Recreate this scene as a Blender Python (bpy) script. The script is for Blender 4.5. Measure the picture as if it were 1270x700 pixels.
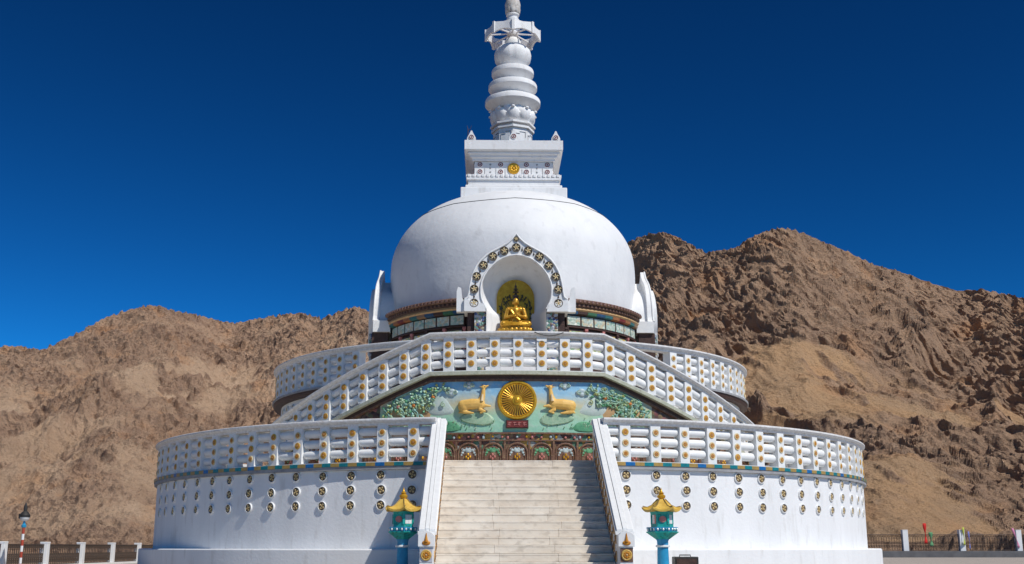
import bpy, bmesh, math, random
import numpy as np
from mathutils import Vector, Matrix
random.seed(7)
PI = math.pi; rad = math.radians; sin, cos = math.sin, math.cos
for o in list(bpy.data.objects): bpy.data.objects.remove(o)
SC = bpy.context.scene; COL = SC.collection
ZG = -0.6            # courtyard level (0 = top of the stupa's plinth)

# ------------------------------------------------------------------ materials
def nodes_of(m):
    m.use_nodes = True; nt = m.node_tree; b = nt.nodes['Principled BSDF']; return nt, b
def mat(name, c1, c2=None, scale=6., rough=.6, bump=0., bscale=30., metal=0., stretch=(1,1,1), detail=6., c3=None, s3=1.5, f3=(.55,.75), spec=.4, mixr=(.35,.65)):
    m = bpy.data.materials.new(name); nt, b = nodes_of(m); N = nt.nodes; L = nt.links
    b.inputs['Roughness'].default_value = rough; b.inputs['Metallic'].default_value = metal
    b.inputs['Specular IOR Level'].default_value = spec
    geo = N.new('ShaderNodeNewGeometry'); mp = N.new('ShaderNodeMapping'); mp.inputs['Scale'].default_value = stretch
    L.new(geo.outputs['Position'], mp.inputs['Vector'])
    col = None
    if c2 is None: b.inputs['Base Color'].default_value = (*c1, 1)
    else:
        n = N.new('ShaderNodeTexNoise'); n.inputs['Scale'].default_value = scale; n.inputs['Detail'].default_value = detail; n.inputs['Roughness'].default_value = .6
        L.new(mp.outputs[0], n.inputs['Vector'])
        r = N.new('ShaderNodeMapRange'); r.inputs['From Min'].default_value = mixr[0]; r.inputs['From Max'].default_value = mixr[1]
        L.new(n.outputs['Fac'], r.inputs['Value'])
        mx = N.new('ShaderNodeMix'); mx.data_type = 'RGBA'; mx.inputs['A'].default_value = (*c1, 1); mx.inputs['B'].default_value = (*c2, 1)
        L.new(r.outputs[0], mx.inputs['Factor']); col = mx.outputs['Result']
        if c3 is not None:
            n3 = N.new('ShaderNodeTexNoise'); n3.inputs['Scale'].default_value = s3; n3.inputs['Detail'].default_value = 5
            L.new(mp.outputs[0], n3.inputs['Vector'])
            r3 = N.new('ShaderNodeMapRange'); r3.inputs['From Min'].default_value = f3[0]; r3.inputs['From Max'].default_value = f3[1]
            L.new(n3.outputs['Fac'], r3.inputs['Value'])
            m3 = N.new('ShaderNodeMix'); m3.data_type = 'RGBA'; L.new(r3.outputs[0], m3.inputs['Factor'])
            L.new(col, m3.inputs['A']); m3.inputs['B'].default_value = (*c3, 1); col = m3.outputs['Result']
        L.new(col, b.inputs['Base Color'])
    if bump > 0:
        nb = N.new('ShaderNodeTexNoise'); nb.inputs['Scale'].default_value = bscale; nb.inputs['Detail'].default_value = 5
        L.new(geo.outputs['Position'], nb.inputs['Vector'])
        bp = N.new('ShaderNodeBump'); bp.inputs['Strength'].default_value = bump; bp.inputs['Distance'].default_value = .02
        L.new(nb.outputs['Fac'], bp.inputs['Height']); L.new(bp.outputs[0], b.inputs['Normal'])
    return m
M = {}
M['white'] = mat('whitewash', (.80,.80,.80), (.73,.73,.73), 1.3, .75, .3, 14, c3=(.57,.555,.53), s3=5., f3=(.57,.85), stretch=(1,1,.22))
M['dome'] = mat('dome_whitewash', (.79,.79,.79), (.715,.72,.725), 1.0, .65, .45, 6, c3=(.60,.60,.60), s3=3.2, f3=(.58,.85), stretch=(1,1,.55))
M['post'] = mat('white_enamel', (.80,.80,.79), (.74,.74,.73), 8, .5, .1, 30)
M['cap'] = mat('weathered_coping', (.78,.775,.77), (.62,.60,.58), 11, .7, .3, 25, c3=(.45,.42,.40), s3=16., f3=(.60,.82))
M['oldcream'] = mat('weathered_cream', (.50,.50,.40), (.38,.40,.30), 9, .7, .3, 25, c3=(.26,.25,.20), s3=14., f3=(.58,.8)); M['grey'] = mat('grey_lip', (.36,.36,.37), (.26,.26,.27), 5, .8)
M['stone'] = mat('stair_stone', (.76,.70,.61), (.66,.58,.48), 1.6, .75, .3, 20, c3=(.46,.40,.33), s3=5.5, f3=(.52,.78), stretch=(.9,1,1.5))
M['gold'] = mat('gold_paint', (.72,.42,.035), (.55,.27,.02), 12, .33, .15, 40, metal=.45)
M['ggold'] = mat('gilded_statue', (.62,.35,.04), (.42,.20,.02), 9, .36, .15, 40, metal=.45)
M['ochre'] = mat('ochre_glaze', (.60,.26,.02), (.42,.15,.015), 20, .4)
M['rgold'] = mat('rosette_gold', (.66,.44,.12), (.52,.30,.06), 20, .45); M['cream'] = mat('cream_glaze', (.70,.60,.38), (.58,.46,.24), 20, .5)
M['dark'] = mat('dark_glaze', (.045,.035,.03), (.09,.06,.035), 30, .4)
M['brown'] = mat('brown_glaze', (.12,.055,.035), (.20,.11,.07), 9, .6, .6, 25, c3=(.30,.22,.12), s3=16., f3=(.58,.7))
M['dkbrown'] = mat('dark_brown', (.045,.022,.016), (.08,.04,.03), 12, .6, .4, 25)
M['teal'] = mat('teal_glaze', (.01,.22,.24), (.01,.14,.17), 14, .35)
M['pteal2'] = mat('pale_teal_glaze', (.34,.54,.48), (.22,.44,.38), 14, .45); M['hillpale'] = mat('pale_hill_glaze', (.52,.58,.54), (.42,.52,.46), 5, .55, .4, 12); M['blue'] = mat('blue_glaze', (.01,.15,.42), (.01,.10,.28), 14, .35)
M['green'] = mat('green_glaze', (.14,.38,.20), (.08,.27,.14), 10, .45, .3, 30)
M['pgreen'] = mat('pale_green_glaze', (.38,.50,.34), (.24,.40,.26), 12, .45, .3, 30)
M['ygreen'] = mat('olive_glaze', (.42,.42,.17), (.28,.33,.12), 12, .45, .3, 30)
M['iwhite'] = mat('ice_glaze', (.52,.60,.60), (.38,.48,.50), 14, .5, .3, 30)
M['lilac'] = mat('lilac_white_glaze', (.55,.54,.58), (.42,.42,.47), 5, .55, .3, 20)
M['pink'] = mat('pink_glaze', (.56,.22,.19), (.42,.15,.13), 14, .45)
M['orange'] = mat('orange_glaze', (.60,.20,.035), (.42,.12,.02), 14, .45)
M['tan'] = mat('tan_glaze', (.55,.35,.16), (.44,.26,.12), 10, .5, .2, 30)
M['deer'] = mat('deer_glaze', (.80,.50,.14), (.70,.40,.09), 5, .5, .15, 30)
M['deerpale'] = mat('deer_belly_glaze', (.76,.60,.36), (.68,.46,.24), 8, .5)
M['red'] = mat('dull_red_glaze', (.22,.035,.025), (.13,.02,.02), 14, .5)
M['lturq'] = mat('turquoise_paint', (.02,.42,.36), (.01,.30,.27), 9, .42, .12, 30, c3=(.02,.20,.16), s3=16., f3=(.52,.62))
M['lblue'] = mat('blue_paint', (.03,.32,.55), (.02,.22,.42), 6, .4, .1, 30)
M['lgold'] = mat('yellow_roof_paint', (.72,.48,.10), (.60,.36,.06), 9, .42, .15, 30, c3=(.30,.17,.04), s3=18., f3=(.62,.8))
M['iron'] = mat('wrought_iron', (.04,.035,.03), (.09,.05,.03), 20, .6)
M['black'] = mat('black_plastic', (.02,.02,.02), (.035,.033,.03), 8, .55, .2, 60)
M['flagred'] = mat('red_cloth', (.55,.02,.015), rough=.8); M['flaggreen'] = mat('green_cloth', (.10,.26,.12), rough=.8)
M['flagyellow'] = mat('lime_cloth', (.45,.50,.08), rough=.8); M['flagpink'] = mat('pink_cloth', (.55,.20,.32), rough=.8)
M['flagblue'] = mat('blue_cloth', (.18,.20,.50), rough=.8)
M['glass'] = mat('milky_glass', (.75,.75,.74), rough=.25)
M['red2'] = mat('faded_red_paint',(.42,.06,.03),(.34,.05,.03),9,.6); M['dentil'] = mat('dusky_dentil',(.26,.15,.125),(.18,.10,.08),12,.6); M['wire'] = mat('cable', (.05,.05,.05), rough=.6)
M['kerb'] = mat('dark_kerb', (.13,.13,.135), (.09,.09,.095), 2, .85, .3, 10)

M['pblue'] = mat('faded_blue',(.03,.09,.19),(.02,.06,.12),12,.6); M['porange'] = mat('faded_orange',(.36,.15,.06),(.26,.10,.04),12,.6); M['pteal'] = mat('faded_teal',(.04,.16,.16),(.03,.11,.12),12,.6); M['pgrn'] = mat('faded_green',(.05,.17,.09),(.04,.11,.06),12,.6); M['ptan'] = mat('faded_tan',(.30,.19,.11),(.22,.13,.08),12,.6)
def relief_mat(name, cols, scale, bump=.9):
    "speckled painted relief: voronoi cells of several glazes with raised edges"
    m = bpy.data.materials.new(name); nt, b = nodes_of(m); N = nt.nodes; L = nt.links
    geo = N.new('ShaderNodeNewGeometry')
    n = N.new('ShaderNodeTexNoise'); n.inputs['Scale'].default_value = scale*.5; n.inputs['Detail'].default_value = 3
    L.new(geo.outputs['Position'], n.inputs['Vector'])
    v0 = N.new('ShaderNodeMix'); v0.data_type = 'VECTOR'; v0.inputs['Factor'].default_value = .10
    L.new(geo.outputs['Position'], v0.inputs['A']); L.new(n.outputs['Color'], v0.inputs['B'])
    v = N.new('ShaderNodeTexVoronoi'); v.inputs['Scale'].default_value = scale; L.new(v0.outputs['Result'], v.inputs['Vector'])
    sep = N.new('ShaderNodeSeparateColor'); L.new(v.outputs['Color'], sep.inputs[0])
    cr = N.new('ShaderNodeValToRGB'); cr.color_ramp.interpolation = 'CONSTANT'
    e = cr.color_ramp.elements
    for i, c in enumerate(cols):
        q = e[i] if i < 2 else e.new(i/len(cols)); q.position = i/len(cols); q.color = (*c, 1)
    L.new(sep.outputs[0], cr.inputs[0])
    L.new(cr.outputs[0], b.inputs['Base Color'])
    bp = N.new('ShaderNodeBump'); bp.inputs['Strength'].default_value = bump; bp.inputs['Distance'].default_value = .03; bp.invert = True
    L.new(v.outputs['Distance'], bp.inputs['Height']); L.new(bp.outputs[0], b.inputs['Normal'])
    b.inputs['Roughness'].default_value = .45
    return m
M['reliefA'] = relief_mat('figure_relief', [(.52,.52,.28),(.60,.60,.48),(.28,.42,.26),(.65,.46,.14),(.55,.58,.52),(.40,.46,.22)], 9)
M['reliefB'] = relief_mat('cloud_relief_glaze', [(.48,.54,.46),(.58,.60,.52),(.30,.44,.36),(.52,.46,.32),(.42,.52,.44)], 11)
M['reliefC'] = relief_mat('pillar_relief', [(.40,.42,.45),(.14,.08,.06),(.42,.36,.24),(.12,.24,.20),(.05,.08,.22),(.48,.48,.48)], 14)
M['floral'] = relief_mat('brown_floral_relief', [(.10,.05,.035),(.15,.08,.05),(.07,.035,.025),(.20,.13,.06),(.10,.10,.05),(.20,.07,.06)], 9)
M['dots'] = relief_mat('dotted_relief', [(.12,.06,.04),(.20,.13,.07),(.10,.20,.12),(.42,.26,.05),(.38,.14,.10),(.38,.40,.36)], 8)

def mural_mat():
    m = bpy.data.materials.new('painted_mural'); nt, b = nodes_of(m); N = nt.nodes; L = nt.links
    geo = N.new('ShaderNodeNewGeometry'); sp = N.new('ShaderNodeSeparateXYZ'); L.new(geo.outputs['Position'], sp.inputs[0])
    n = N.new('ShaderNodeTexNoise'); n.inputs['Scale'].default_value = 1.6; n.inputs['Detail'].default_value = 5; L.new(geo.outputs['Position'], n.inputs['Vector'])
    a = N.new('ShaderNodeMath'); a.operation = 'MULTIPLY_ADD'; a.inputs[1].default_value = .75; L.new(n.outputs['Fac'], a.inputs[0]); L.new(sp.outputs['Z'], a.inputs[2])
    r = N.new('ShaderNodeMapRange'); r.inputs['From Min'].default_value = 3.02+.37; r.inputs['From Max'].default_value = 4.5+.37; L.new(a.outputs[0], r.inputs['Value'])
    cr = N.new('ShaderNodeValToRGB'); e = cr.color_ramp.elements
    e[0].position = 0; e[0].color = (.28,.56,.40,1); e[1].position = 1; e[1].color = (.16,.42,.68,1)
    for p, c in ((.28,(.34,.58,.42)),(.42,(.40,.54,.36)),(.52,(.56,.52,.34)),(.62,(.46,.54,.50)),(.78,(.28,.52,.70))):
        q = e.new(p); q.color = (*c,1)
    L.new(r.outputs[0], cr.inputs[0])
    n2 = N.new('ShaderNodeTexNoise'); n2.inputs['Scale'].default_value = 7; n2.inputs['Detail'].default_value = 6; L.new(geo.outputs['Position'], n2.inputs['Vector'])
    r2 = N.new('ShaderNodeMapRange'); r2.inputs['From Min'].default_value = .52; r2.inputs['From Max'].default_value = .75; r2.inputs['To Max'].default_value = .7; L.new(n2.outputs['Fac'], r2.inputs['Value'])
    mx = N.new('ShaderNodeMix'); mx.data_type = 'RGBA'; L.new(r2.outputs[0], mx.inputs['Factor']); L.new(cr.outputs[0], mx.inputs['A']); mx.inputs['B'].default_value = (.50,.56,.50,1)
    L.new(mx.outputs['Result'], b.inputs['Base Color']); b.inputs['Roughness'].default_value = .55
    bp = N.new('ShaderNodeBump'); bp.inputs['Strength'].default_value = .5; bp.inputs['Distance'].default_value = .03
    L.new(n2.outputs['Fac'], bp.inputs['Height']); L.new(bp.outputs[0], b.inputs['Normal'])
    return m
M['mural'] = mural_mat()

# ------------------------------------------------------------------ mesh builder
class MB:
    def __init__(s): s.v = []; s.f = []; s.m = []
    def add(s, V, F, mi=0, T=None):
        b = len(s.v)
        s.v += [tuple(T @ Vector(p)) if T is not None else tuple(p) for p in V]
        s.f += [tuple(b+i for i in f) for f in F]; s.m += [mi]*len(F)
    def box(s, c, d, mi=0, T=None, taper=1.):
        x, y, z = d[0]/2, d[1]/2, d[2]/2; V = []
        for sz in (-1, 1):
            k = taper if sz > 0 else 1.
            for sx, sy in ((-1,-1),(1,-1),(1,1),(-1,1)): V.append((c[0]+sx*x*k, c[1]+sy*y*k, c[2]+sz*z))
        s.add(V, [(0,3,2,1),(4,5,6,7),(0,1,5,4),(1,2,6,5),(2,3,7,6),(3,0,4,7)], mi, T)
    def tube(s, pts, r, n=8, mi=0, T=None, caps=True):
        pts = [Vector(p) for p in pts]; R = r if isinstance(r, (list, tuple)) else [r]*len(pts)
        V = []; F = []
        up = None
        for i, p in enumerate(pts):
            d = (pts[min(i+1, len(pts)-1)]-pts[max(i-1, 0)]).normalized()
            if up is None: up = Vector((0,0,1)) if abs(d.z) < .9 else Vector((1,0,0))
            a = d.cross(up).normalized(); b_ = a.cross(d).normalized(); up = b_
            for k in range(n):
                t = 2*PI*k/n; V.append(p + (a*cos(t)+b_*sin(t))*R[i])
        for i in range(len(pts)-1):
            for k in range(n): F.append((i*n+k, i*n+(k+1)%n, (i+1)*n+(k+1)%n, (i+1)*n+k))
        if caps: F.append(tuple(range(n))[::-1]); F.append(tuple((len(pts)-1)*n+k for k in range(n)))
        s.add(V, F, mi, T)
    def ball(s, c, r, nu=14, nv=9, mi=0, T=None):
        if not isinstance(r, (list, tuple)): r = (r, r, r)
        V = [(c[0], c[1], c[2]-r[2])]; F = []
        for j in range(1, nv):
            a = -PI/2+PI*j/nv
            for i in range(nu): t = 2*PI*i/nu; V.append((c[0]+r[0]*cos(a)*cos(t), c[1]+r[1]*cos(a)*sin(t), c[2]+r[2]*sin(a)))
        V.append((c[0], c[1], c[2]+r[2])); top = len(V)-1
        for i in range(nu):
            F.append((0, 1+(i+1)%nu, 1+i)); F.append((top, 1+(nv-2)*nu+i, 1+(nv-2)*nu+(i+1)%nu))
            for j in range(nv-2):
                a = 1+j*nu; F.append((a+i, a+(i+1)%nu, a+nu+(i+1)%nu, a+nu+i))
        s.add(V, F, mi, T)
    def lathe(s, prof, n=48, mi=0, T=None, rf=None, close=True):
        V = []; F = []; k = len(prof)
        for r, z in prof:
            for i in range(n):
                t = 2*PI*i/n; q = r*(rf(t, z) if rf else 1.); V.append((q*sin(t), -q*cos(t), z))
        for j in range(k-1):
            for i in range(n): F.append((j*n+i, j*n+(i+1)%n, (j+1)*n+(i+1)%n, (j+1)*n+i))
        if close:
            if prof[0][0] > 1e-4: F.append(tuple(range(n))[::-1])
            if prof[-1][0] > 1e-4: F.append(tuple((k-1)*n+i for i in range(n)))
        s.add(V, F, mi, T)
    def sweep(s, prof, a0, a1, n, mi=0, zf=None, closed=True, mf=None):
        "sweep a closed (r,z) profile round the z axis from angle a0 to a1 (deg, 0 = front)"
        full = abs(a1-a0) >= 359.9; V = []; k = len(prof); m = n if full else n+1; b = len(s.v)
        for i in range(m):
            a = a0+(a1-a0)*i/n; dz = zf(a) if zf else 0; t = rad(a)
            for r, z in prof: V.append((r*sin(t), -r*cos(t), z+dz))
        F = []; MI = []
        for i in range(n):
            j = (i+1) % m
            for q in range(k if closed else k-1):
                F.append((i*k+q, i*k+(q+1)%k, j*k+(q+1)%k, j*k+q)); MI.append(mf(i) if mf else mi)
        if closed and not full:
            F.append(tuple(range(k))); F.append(tuple((m-1)*k+q for q in range(k))[::-1]); MI += [mi, mi]
        s.v += V; s.f += [tuple(b+i for i in f) for f in F]; s.m += MI
    def prism(s, poly, y0, y1, mi=0, T=None):
        "(x,z) polygon extruded along y"
        n = len(poly); V = [(x, y0, z) for x, z in poly]+[(x, y1, z) for x, z in poly]
        F = [tuple(range(n)), tuple(range(n, 2*n))[::-1]]+[(i, (i+1)%n, n+(i+1)%n, n+i) for i in range(n)]
        s.add(V, F, mi, T)
    def mesh(s, name, mats, smooth=True, ang=38, recalc=True):
        me = bpy.data.meshes.new(name); me.from_pydata(s.v, [], s.f)
        for m in (mats if isinstance(mats, (list, tuple)) else [mats]): me.materials.append(M[m] if isinstance(m, str) else m)
        me.polygons.foreach_set('material_index', s.m)
        bm = bmesh.new(); bm.from_mesh(me)
        if recalc: bmesh.ops.recalc_face_normals(bm, faces=bm.faces)
        if smooth:
            for f in bm.faces: f.smooth = True
            for e in bm.edges:
                if len(e.link_faces) == 2 and e.calc_face_angle(0) > rad(ang): e.smooth = False
        bm.to_mesh(me); bm.free(); me.update()
        return me
ROOTINV = {}
def link(name, me, parent=None, loc=(0,0,0), rotz=0., bevel=0., rot=None, scale=None):
    o = bpy.data.objects.new(name, me); COL.objects.link(o)
    o.location = loc; o.rotation_euler = rot if rot else (0, 0, rotz)
    if scale: o.scale = scale
    if parent is not None:
        o.parent = parent
        if parent.type == 'EMPTY': o.matrix_parent_inverse = Matrix.Translation(-Vector(parent.location)) if parent.rotation_euler.z == 0 else Matrix()
    if bevel:
        b = o.modifiers.new('bevel', 'BEVEL'); b.width = bevel; b.segments = 2; b.limit_method = 'ANGLE'; b.angle_limit = rad(40)
    return o
def tag(o, label=None, cat=None, group=None, kind=None):
    if label: o['label'] = label
    if cat: o['category'] = cat
    if group: o['group'] = group
    if kind: o['kind'] = kind
    return o
def empty(name, loc, label, cat, group=None, rotz=0):
    o = bpy.data.objects.new(name, None); COL.objects.link(o); o.location = loc; o.rotation_euler = (0,0,rotz); o.empty_display_size = .3
    return tag(o, label, cat, group)
def cyl(a, r, z=0.): t = rad(a); return (r*sin(t), -r*cos(t), z)
def blob(name, mb, mats, parent, voxel, smooth=4, loc=(0,0,0)):
    o = link(name, mb.mesh(name, mats), parent, loc)
    m = o.modifiers.new('remesh', 'REMESH'); m.mode = 'VOXEL'; m.voxel_size = voxel; m.use_smooth_shade = True
    s = o.modifiers.new('smooth', 'SMOOTH'); s.factor = .5; s.iterations = smooth
    return o
def cap(mb, p0, p1, r0, r1):
    "tapered capsule"
    p0, p1 = Vector(p0), Vector(p1); mb.tube([p0, p0.lerp(p1,.5), p1], [r0, (r0+r1)/2, r1], 10); mb.ball(p0, r0, 12, 8); mb.ball(p1, r1, 12, 8)

# ------------------------------------------------------------------ STUPA
ST = empty('stupa', (0,0,ZG), 'great white domed stupa on round terraces with stairway, gilded niche and tall ringed spire', 'stupa')
R1, R2, R3 = 11.6, 7.95, 4.4
ZF = 2.10
# lower drum and plinth
mb = MB(); mb.sweep([(12.02,ZG-.1),(12.02,-.03),(11.99,0),(11.5,0),(11.5,ZG-.1)], 10.2, 349.8, 200)
link('plinth', mb.mesh('plinth', ['white']), ST)
mb = MB(); mb.sweep([(R1,0.0),(R1,1.90),(11.2,1.90),(11.2,0.0)], 10.6, 349.4, 240)
DR = link('lower_drum', mb.mesh('lower_drum', ['white']), ST)
mb = MB(); mb.sweep([(R1+.005,1.902),(R1+.09,1.90),(R1+.09,1.985),(R1-.2,1.985),(R1-.2,1.902)], 10.4, 349.6, 240)
link('drum_moulding', mb.mesh('drum_moulding', ['grey']), ST)
mb = MB(); TB = [0,2,1,2]; mb.sweep([(R1+.11,1.988),(R1+.11,2.075),(R1-.2,2.075),(R1-.2,1.988)], 10.4, 349.6, 280, mf=lambda i: [0,2,1,2,0,2,0,2][i%8])
link('tile_band', mb.mesh('tile_band', ['teal','blue',mat('tarnished_gold_tile',(.42,.27,.07),(.30,.20,.06),9,.4)], smooth=False), ST)
mb = MB(); mb.sweep([(R1-.2,2.078),(R1-.2,ZF),(7.9,ZF),(7.9,2.0),(R1-.25,2.0)], 10.4, 349.6, 170); mb.sweep([(10.7,2.08),(10.7,ZF),(7.9,ZF),(7.9,2.0),(10.6,2.0)], -10.35, 10.35, 20)
link('terrace_floor', mb.mesh('terrace_floor', ['stone']), ST)

# shared little meshes
def medallion_mesh(r=.112, pr=.045):
    mb = MB()
    # axis along -y ; built in xz plane
    T = Matrix.Rotation(PI/2, 4, 'X')
    mb.lathe([(r*1.14,-.01),(r*1.14,pr*.9),(r*1.08,pr),(r*.98,pr),(r*.95,pr*.35),(0,pr*.3)], 22, 0, T, close=False)
    mb.lathe([(r*.955,pr*.36),(r*.95,pr*.5),(0.0001,pr*.55)], 20, 1, T, close=False)
    for k in range(4):
        a = PI/4+k*PI/2; mb.ball((r*.5*cos(a), -pr*.62, r*.5*sin(a)), (r*.27, pr*.35, r*.27), 8, 6, 2)
    mb.ball((0,-pr*.65,0), (r*.2, pr*.45, r*.2), 8, 6, 2)
    return mb.mesh('medallion', ['post',mat('medallion_ground',(.13,.085,.05),(.08,.055,.035),30,.45),mat('medallion_gold',(.52,.36,.13),(.55,.44,.26),60,.4,metal=.1)])
MED = medallion_mesh()
def medallion_mesh2():
    mb = MB(); T = Matrix.Rotation(PI/2, 4, 'X'); r = .112; pr = .05
    mb.lathe([(r*1.1,-.01),(r*1.1,pr*.8),(r*1.0,pr),(r*.9,pr*.9),(r*.88,pr*.35),(0,pr*.3)], 22, 1, T, close=False)
    for k in range(5):
        a = k*2*PI/5+.3; mb.tube([(r*.12*cos(a),-pr*.6,r*.12*sin(a)), (r*.5*cos(a+.3),-pr*.8,r*.5*sin(a+.3)), (r*.82*cos(a),-pr*.6,r*.82*sin(a))], [.016,.022,.008], 6, 2)
    mb.ball((0,-pr*.65,0), (r*.17, pr*.5, r*.17), 8, 6, 3)
    return mb.mesh('arch_medallion', ['post',mat('arch_medallion_ground',(.15,.12,.09),(.10,.08,.06),30,.5),'cream','ochre'])
MED2 = medallion_mesh2()
def rosette_mesh(r=.088, seed=0, cols=('cream','ochre','tan')):
    mb = MB(); T = Matrix.Rotation(PI/2, 4, 'X')
    mb.lathe([(r,0),(r,.012),(r*.86,.022),(r*.72,.016),(0.001,.016)], 20, 0, T, close=False)
    n = 8
    for k in range(n):
        a = 2*PI*k/n+seed; mb.ball((r*.45*cos(a), -.016, r*.45*sin(a)), (r*.22,.014,r*.22), 7, 5, 1)
    mb.ball((0,-.018,0), (r*.24,.018,r*.24), 8, 6, 2)
    return mb.mesh('rosette', list(cols))
ROS = [rosette_mesh(.088,0), rosette_mesh(.086,.3,('cream','ochre','ochre')), rosette_mesh(.087,.1,('rgold','ochre','tan'))]
def post_mesh(h, w=.27, d=.30):
    mb = MB(); mb.box((0,0,h/2), (w,d,h)); return mb.mesh('post', ['post'], smooth=False)
STUD = rosette_mesh(.10,0,('tan','dkbrown','ochre'))
POST = post_mesh(.93)
def rod_mesh(L_, r=.108):
    mb = MB(); n = 9; pts = []; rr = []
    for t, k in ((-.5,.55),(-.47,.82),(-.42,.97),(-.3,1),(0,1.02),(.3,1),(.42,.97),(.47,.82),(.5,.55)):
        pts.append((t*L_,0,0)); rr.append(r*k)
    mb.tube(pts, rr, 14); return mb.mesh('rod', ['post'])

PARTS = {}      # counters for the 100-parts rule
STUFF = {}      # overflow meshes per balustrade
def too_many(kind, lim=96):
    PARTS[kind] = PARTS.get(kind, 0)+1
    return PARTS[kind] > lim
def overflow(parent, kind, me, mx, mats):
    k = (parent.name, kind)
    if k not in STUFF: STUFF[k] = (parent, kind, MB(), mats)
    mbx = STUFF[k][2]
    b = len(mbx.v); mbx.v += [tuple(mx @ v.co) for v in me.vertices]
    mbx.f += [tuple(b+i for i in p.vertices) for p in me.polygons]; mbx.m += [p.material_index for p in me.polygons]
def place(kind, me, parent, loc, rot, lim=96, mats=None):
    if too_many(kind, lim):
        mx = Matrix.Translation(loc) @ rot.to_4x4(); overflow(parent, kind, me, mx, [m for m in me.materials]); return None
    return link(kind, me, parent, loc, rot=rot.to_euler())
def balustrade(name, R, z0, posts, a0, a1, label, zf=None, h=1.08, capm='cap', stripm=None, ends=True, extra=1.0):
    "curved balustrade: coping, sill, posts with three rosettes, three fat rods per bay"
    Z = (lambda a: z0+zf(a)) if zf else (lambda a: z0)
    n = max(8, int(abs(a1-a0)/1.0))
    mb = MB(); f = zf
    mb.sweep([(R-.20,z0+h-.10),(R+.20,z0+h-.10),(R+.25,z0+h-.05),(R+.25,z0+h-.015),(R+.22,z0+h),(R-.22,z0+h),(R-.25,z0+h-.02),(R-.25,z0+h-.06)], a0, a1, n, 0, f)
    mb.sweep([(R-.15,z0+h-.165),(R+.15,z0+h-.165),(R+.17,z0+h-.102),(R-.17,z0+h-.102)], a0, a1, n, 0, f)
    co = link(name, mb.mesh(name, [capm]), ST); co['label'] = label
    mb = MB(); mb.sweep([(R-.2,z0-.02),(R+.155,z0-.02),(R+.155,z0+.02),(R-.2,z0+.02)], a0, a1, n, 0, f)
    link('sill', mb.mesh('sill', [stripm or 'post']), co)
    # nearest posts first so that the overflow is the far ones
    order = sorted(range(len(posts)), key=lambda i: abs(posts[i]))
    for i in order:
        a = posts[i]; q = Matrix.Rotation(rad(a), 3, 'Z'); z = Z(a)+.012
        link('post', POST, co, cyl(a, R, z), rotz=rad(a))
        for k in range(3):
            place('rosette', ROS[random.choice((0,0,1,2))], co, cyl(a, R+.15, z+.20+k*.265), q)
    bays = [(posts[i], posts[i+1]) for i in range(len(posts)-1) if posts[i+1]-posts[i] < 8]
    for pa, pb in sorted(bays, key=lambda b: abs(b[0]+b[1])):
        for k in range(3):
            A = Vector(cyl(pa, R, Z(pa)+.245+k*.265)); B = Vector(cyl(pb, R, Z(pb)+.245+k*.265))
            d = B-A; ml = d.length-.27+.02; A2 = (A+B)/2
            key = round(ml, 2)
            if key not in RODS: RODS[key] = rod_mesh(ml)
            place('rod', RODS[key], co, A2, d.to_track_quat('X','Z').to_matrix(), 98)
    return co
RODS = {}
posts = [13+4*i for i in range(20)]
# the lower ring in two halves, left and right of the stair
LB = balustrade('balustrade', R1-.12, 2.075, posts, 10.2, 93, 'right half of the lower ring balustrade')
LB2 = balustrade('balustrade', R1-.12, 2.075, [-p for p in posts][::-1], -93, -10.2, 'left half of the lower ring balustrade')
# first, shortened bay next to the stair wall
for s, co in ((1, LB), (-1, LB2)):
    for k in range(3):
        A = Vector(cyl(s*10.6, R1-.12, 2.075+.245+k*.265)); B = Vector(cyl(s*13, R1-.12, 2.075+.245+k*.265)); d = B-A
        link('rod', rod_mesh(d.length-.02), co, (A+B)/2-d.normalized()*.07, rot=d.to_track_quat('X','Z').to_euler())

# medallions: columns of three under each lower post
for s in (1, -1):
    for i in range(14):
        a = s*(13+4*i)
        for z in (1.77,1.405,1.04): link('medallion', MED, DR, cyl(a+random.uniform(-.06,.06), R1-.004, z+random.uniform(-.01,.01)), rot=(0, random.uniform(-.5,.5), rad(a)), scale=(random.uniform(.95,1.04),1,random.uniform(.95,1.04)))
# the back of the lower ring closes the circle
mb = MB()
mb.sweep([(R1-.37,3.055),(R1+.13,3.055),(R1+.13,3.155),(R1-.37,3.155)], 93, 267, 120)
mb.sweep([(R1-.25,2.1),(R1-.05,2.1),(R1-.05,3.05),(R1-.25,3.05)], 93, 267, 120)
link('rear_parapet', mb.mesh('rear_parapet', ['post']), ST)

# stair
NS = 16; y0, y1 = -15.8, -11.0; rise = (2.14-ZG)/NS; tread = (y1-y0)/(NS-1)
def step_mb(i, w=1.855):
    mb = MB(); yf = y0+i*tread; yb = -10.4 if i == NS-1 else yf+tread+.05
    z1 = ZG+(i+1)*rise; z0_ = z1-rise+ (0.002 if i else -.1)
    js = sorted([-.62+random.uniform(-.12,.12), .70+random.uniform(-.15,.15)]); xs = [-w]+js+[w]
    for a, b in zip(xs, xs[1:]):
        dz = random.uniform(-.002,.002)
        mb.box(((a+b)/2, (yf+yb)/2, (z0_+z1)/2-.0205), (b-a-.002, yb-yf, z1-z0_-.041))
        mb.box(((a+b)/2, (yf+yb)/2-.002, z1-.02+dz), (b-a-.002, yb-yf+.004, .04))
    return mb
stair_core = MB()
pts = [(y0+.06, ZG-.05)]
for i in range(NS): pts += [(y0+i*tread+.06, ZG+(i+1)*rise-.06), (y0+(i+1)*tread+.06, ZG+(i+1)*rise-.06)]
pts = pts[:-1]+[(-10.5, 2.07), (-10.5, ZG-.05)]
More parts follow.
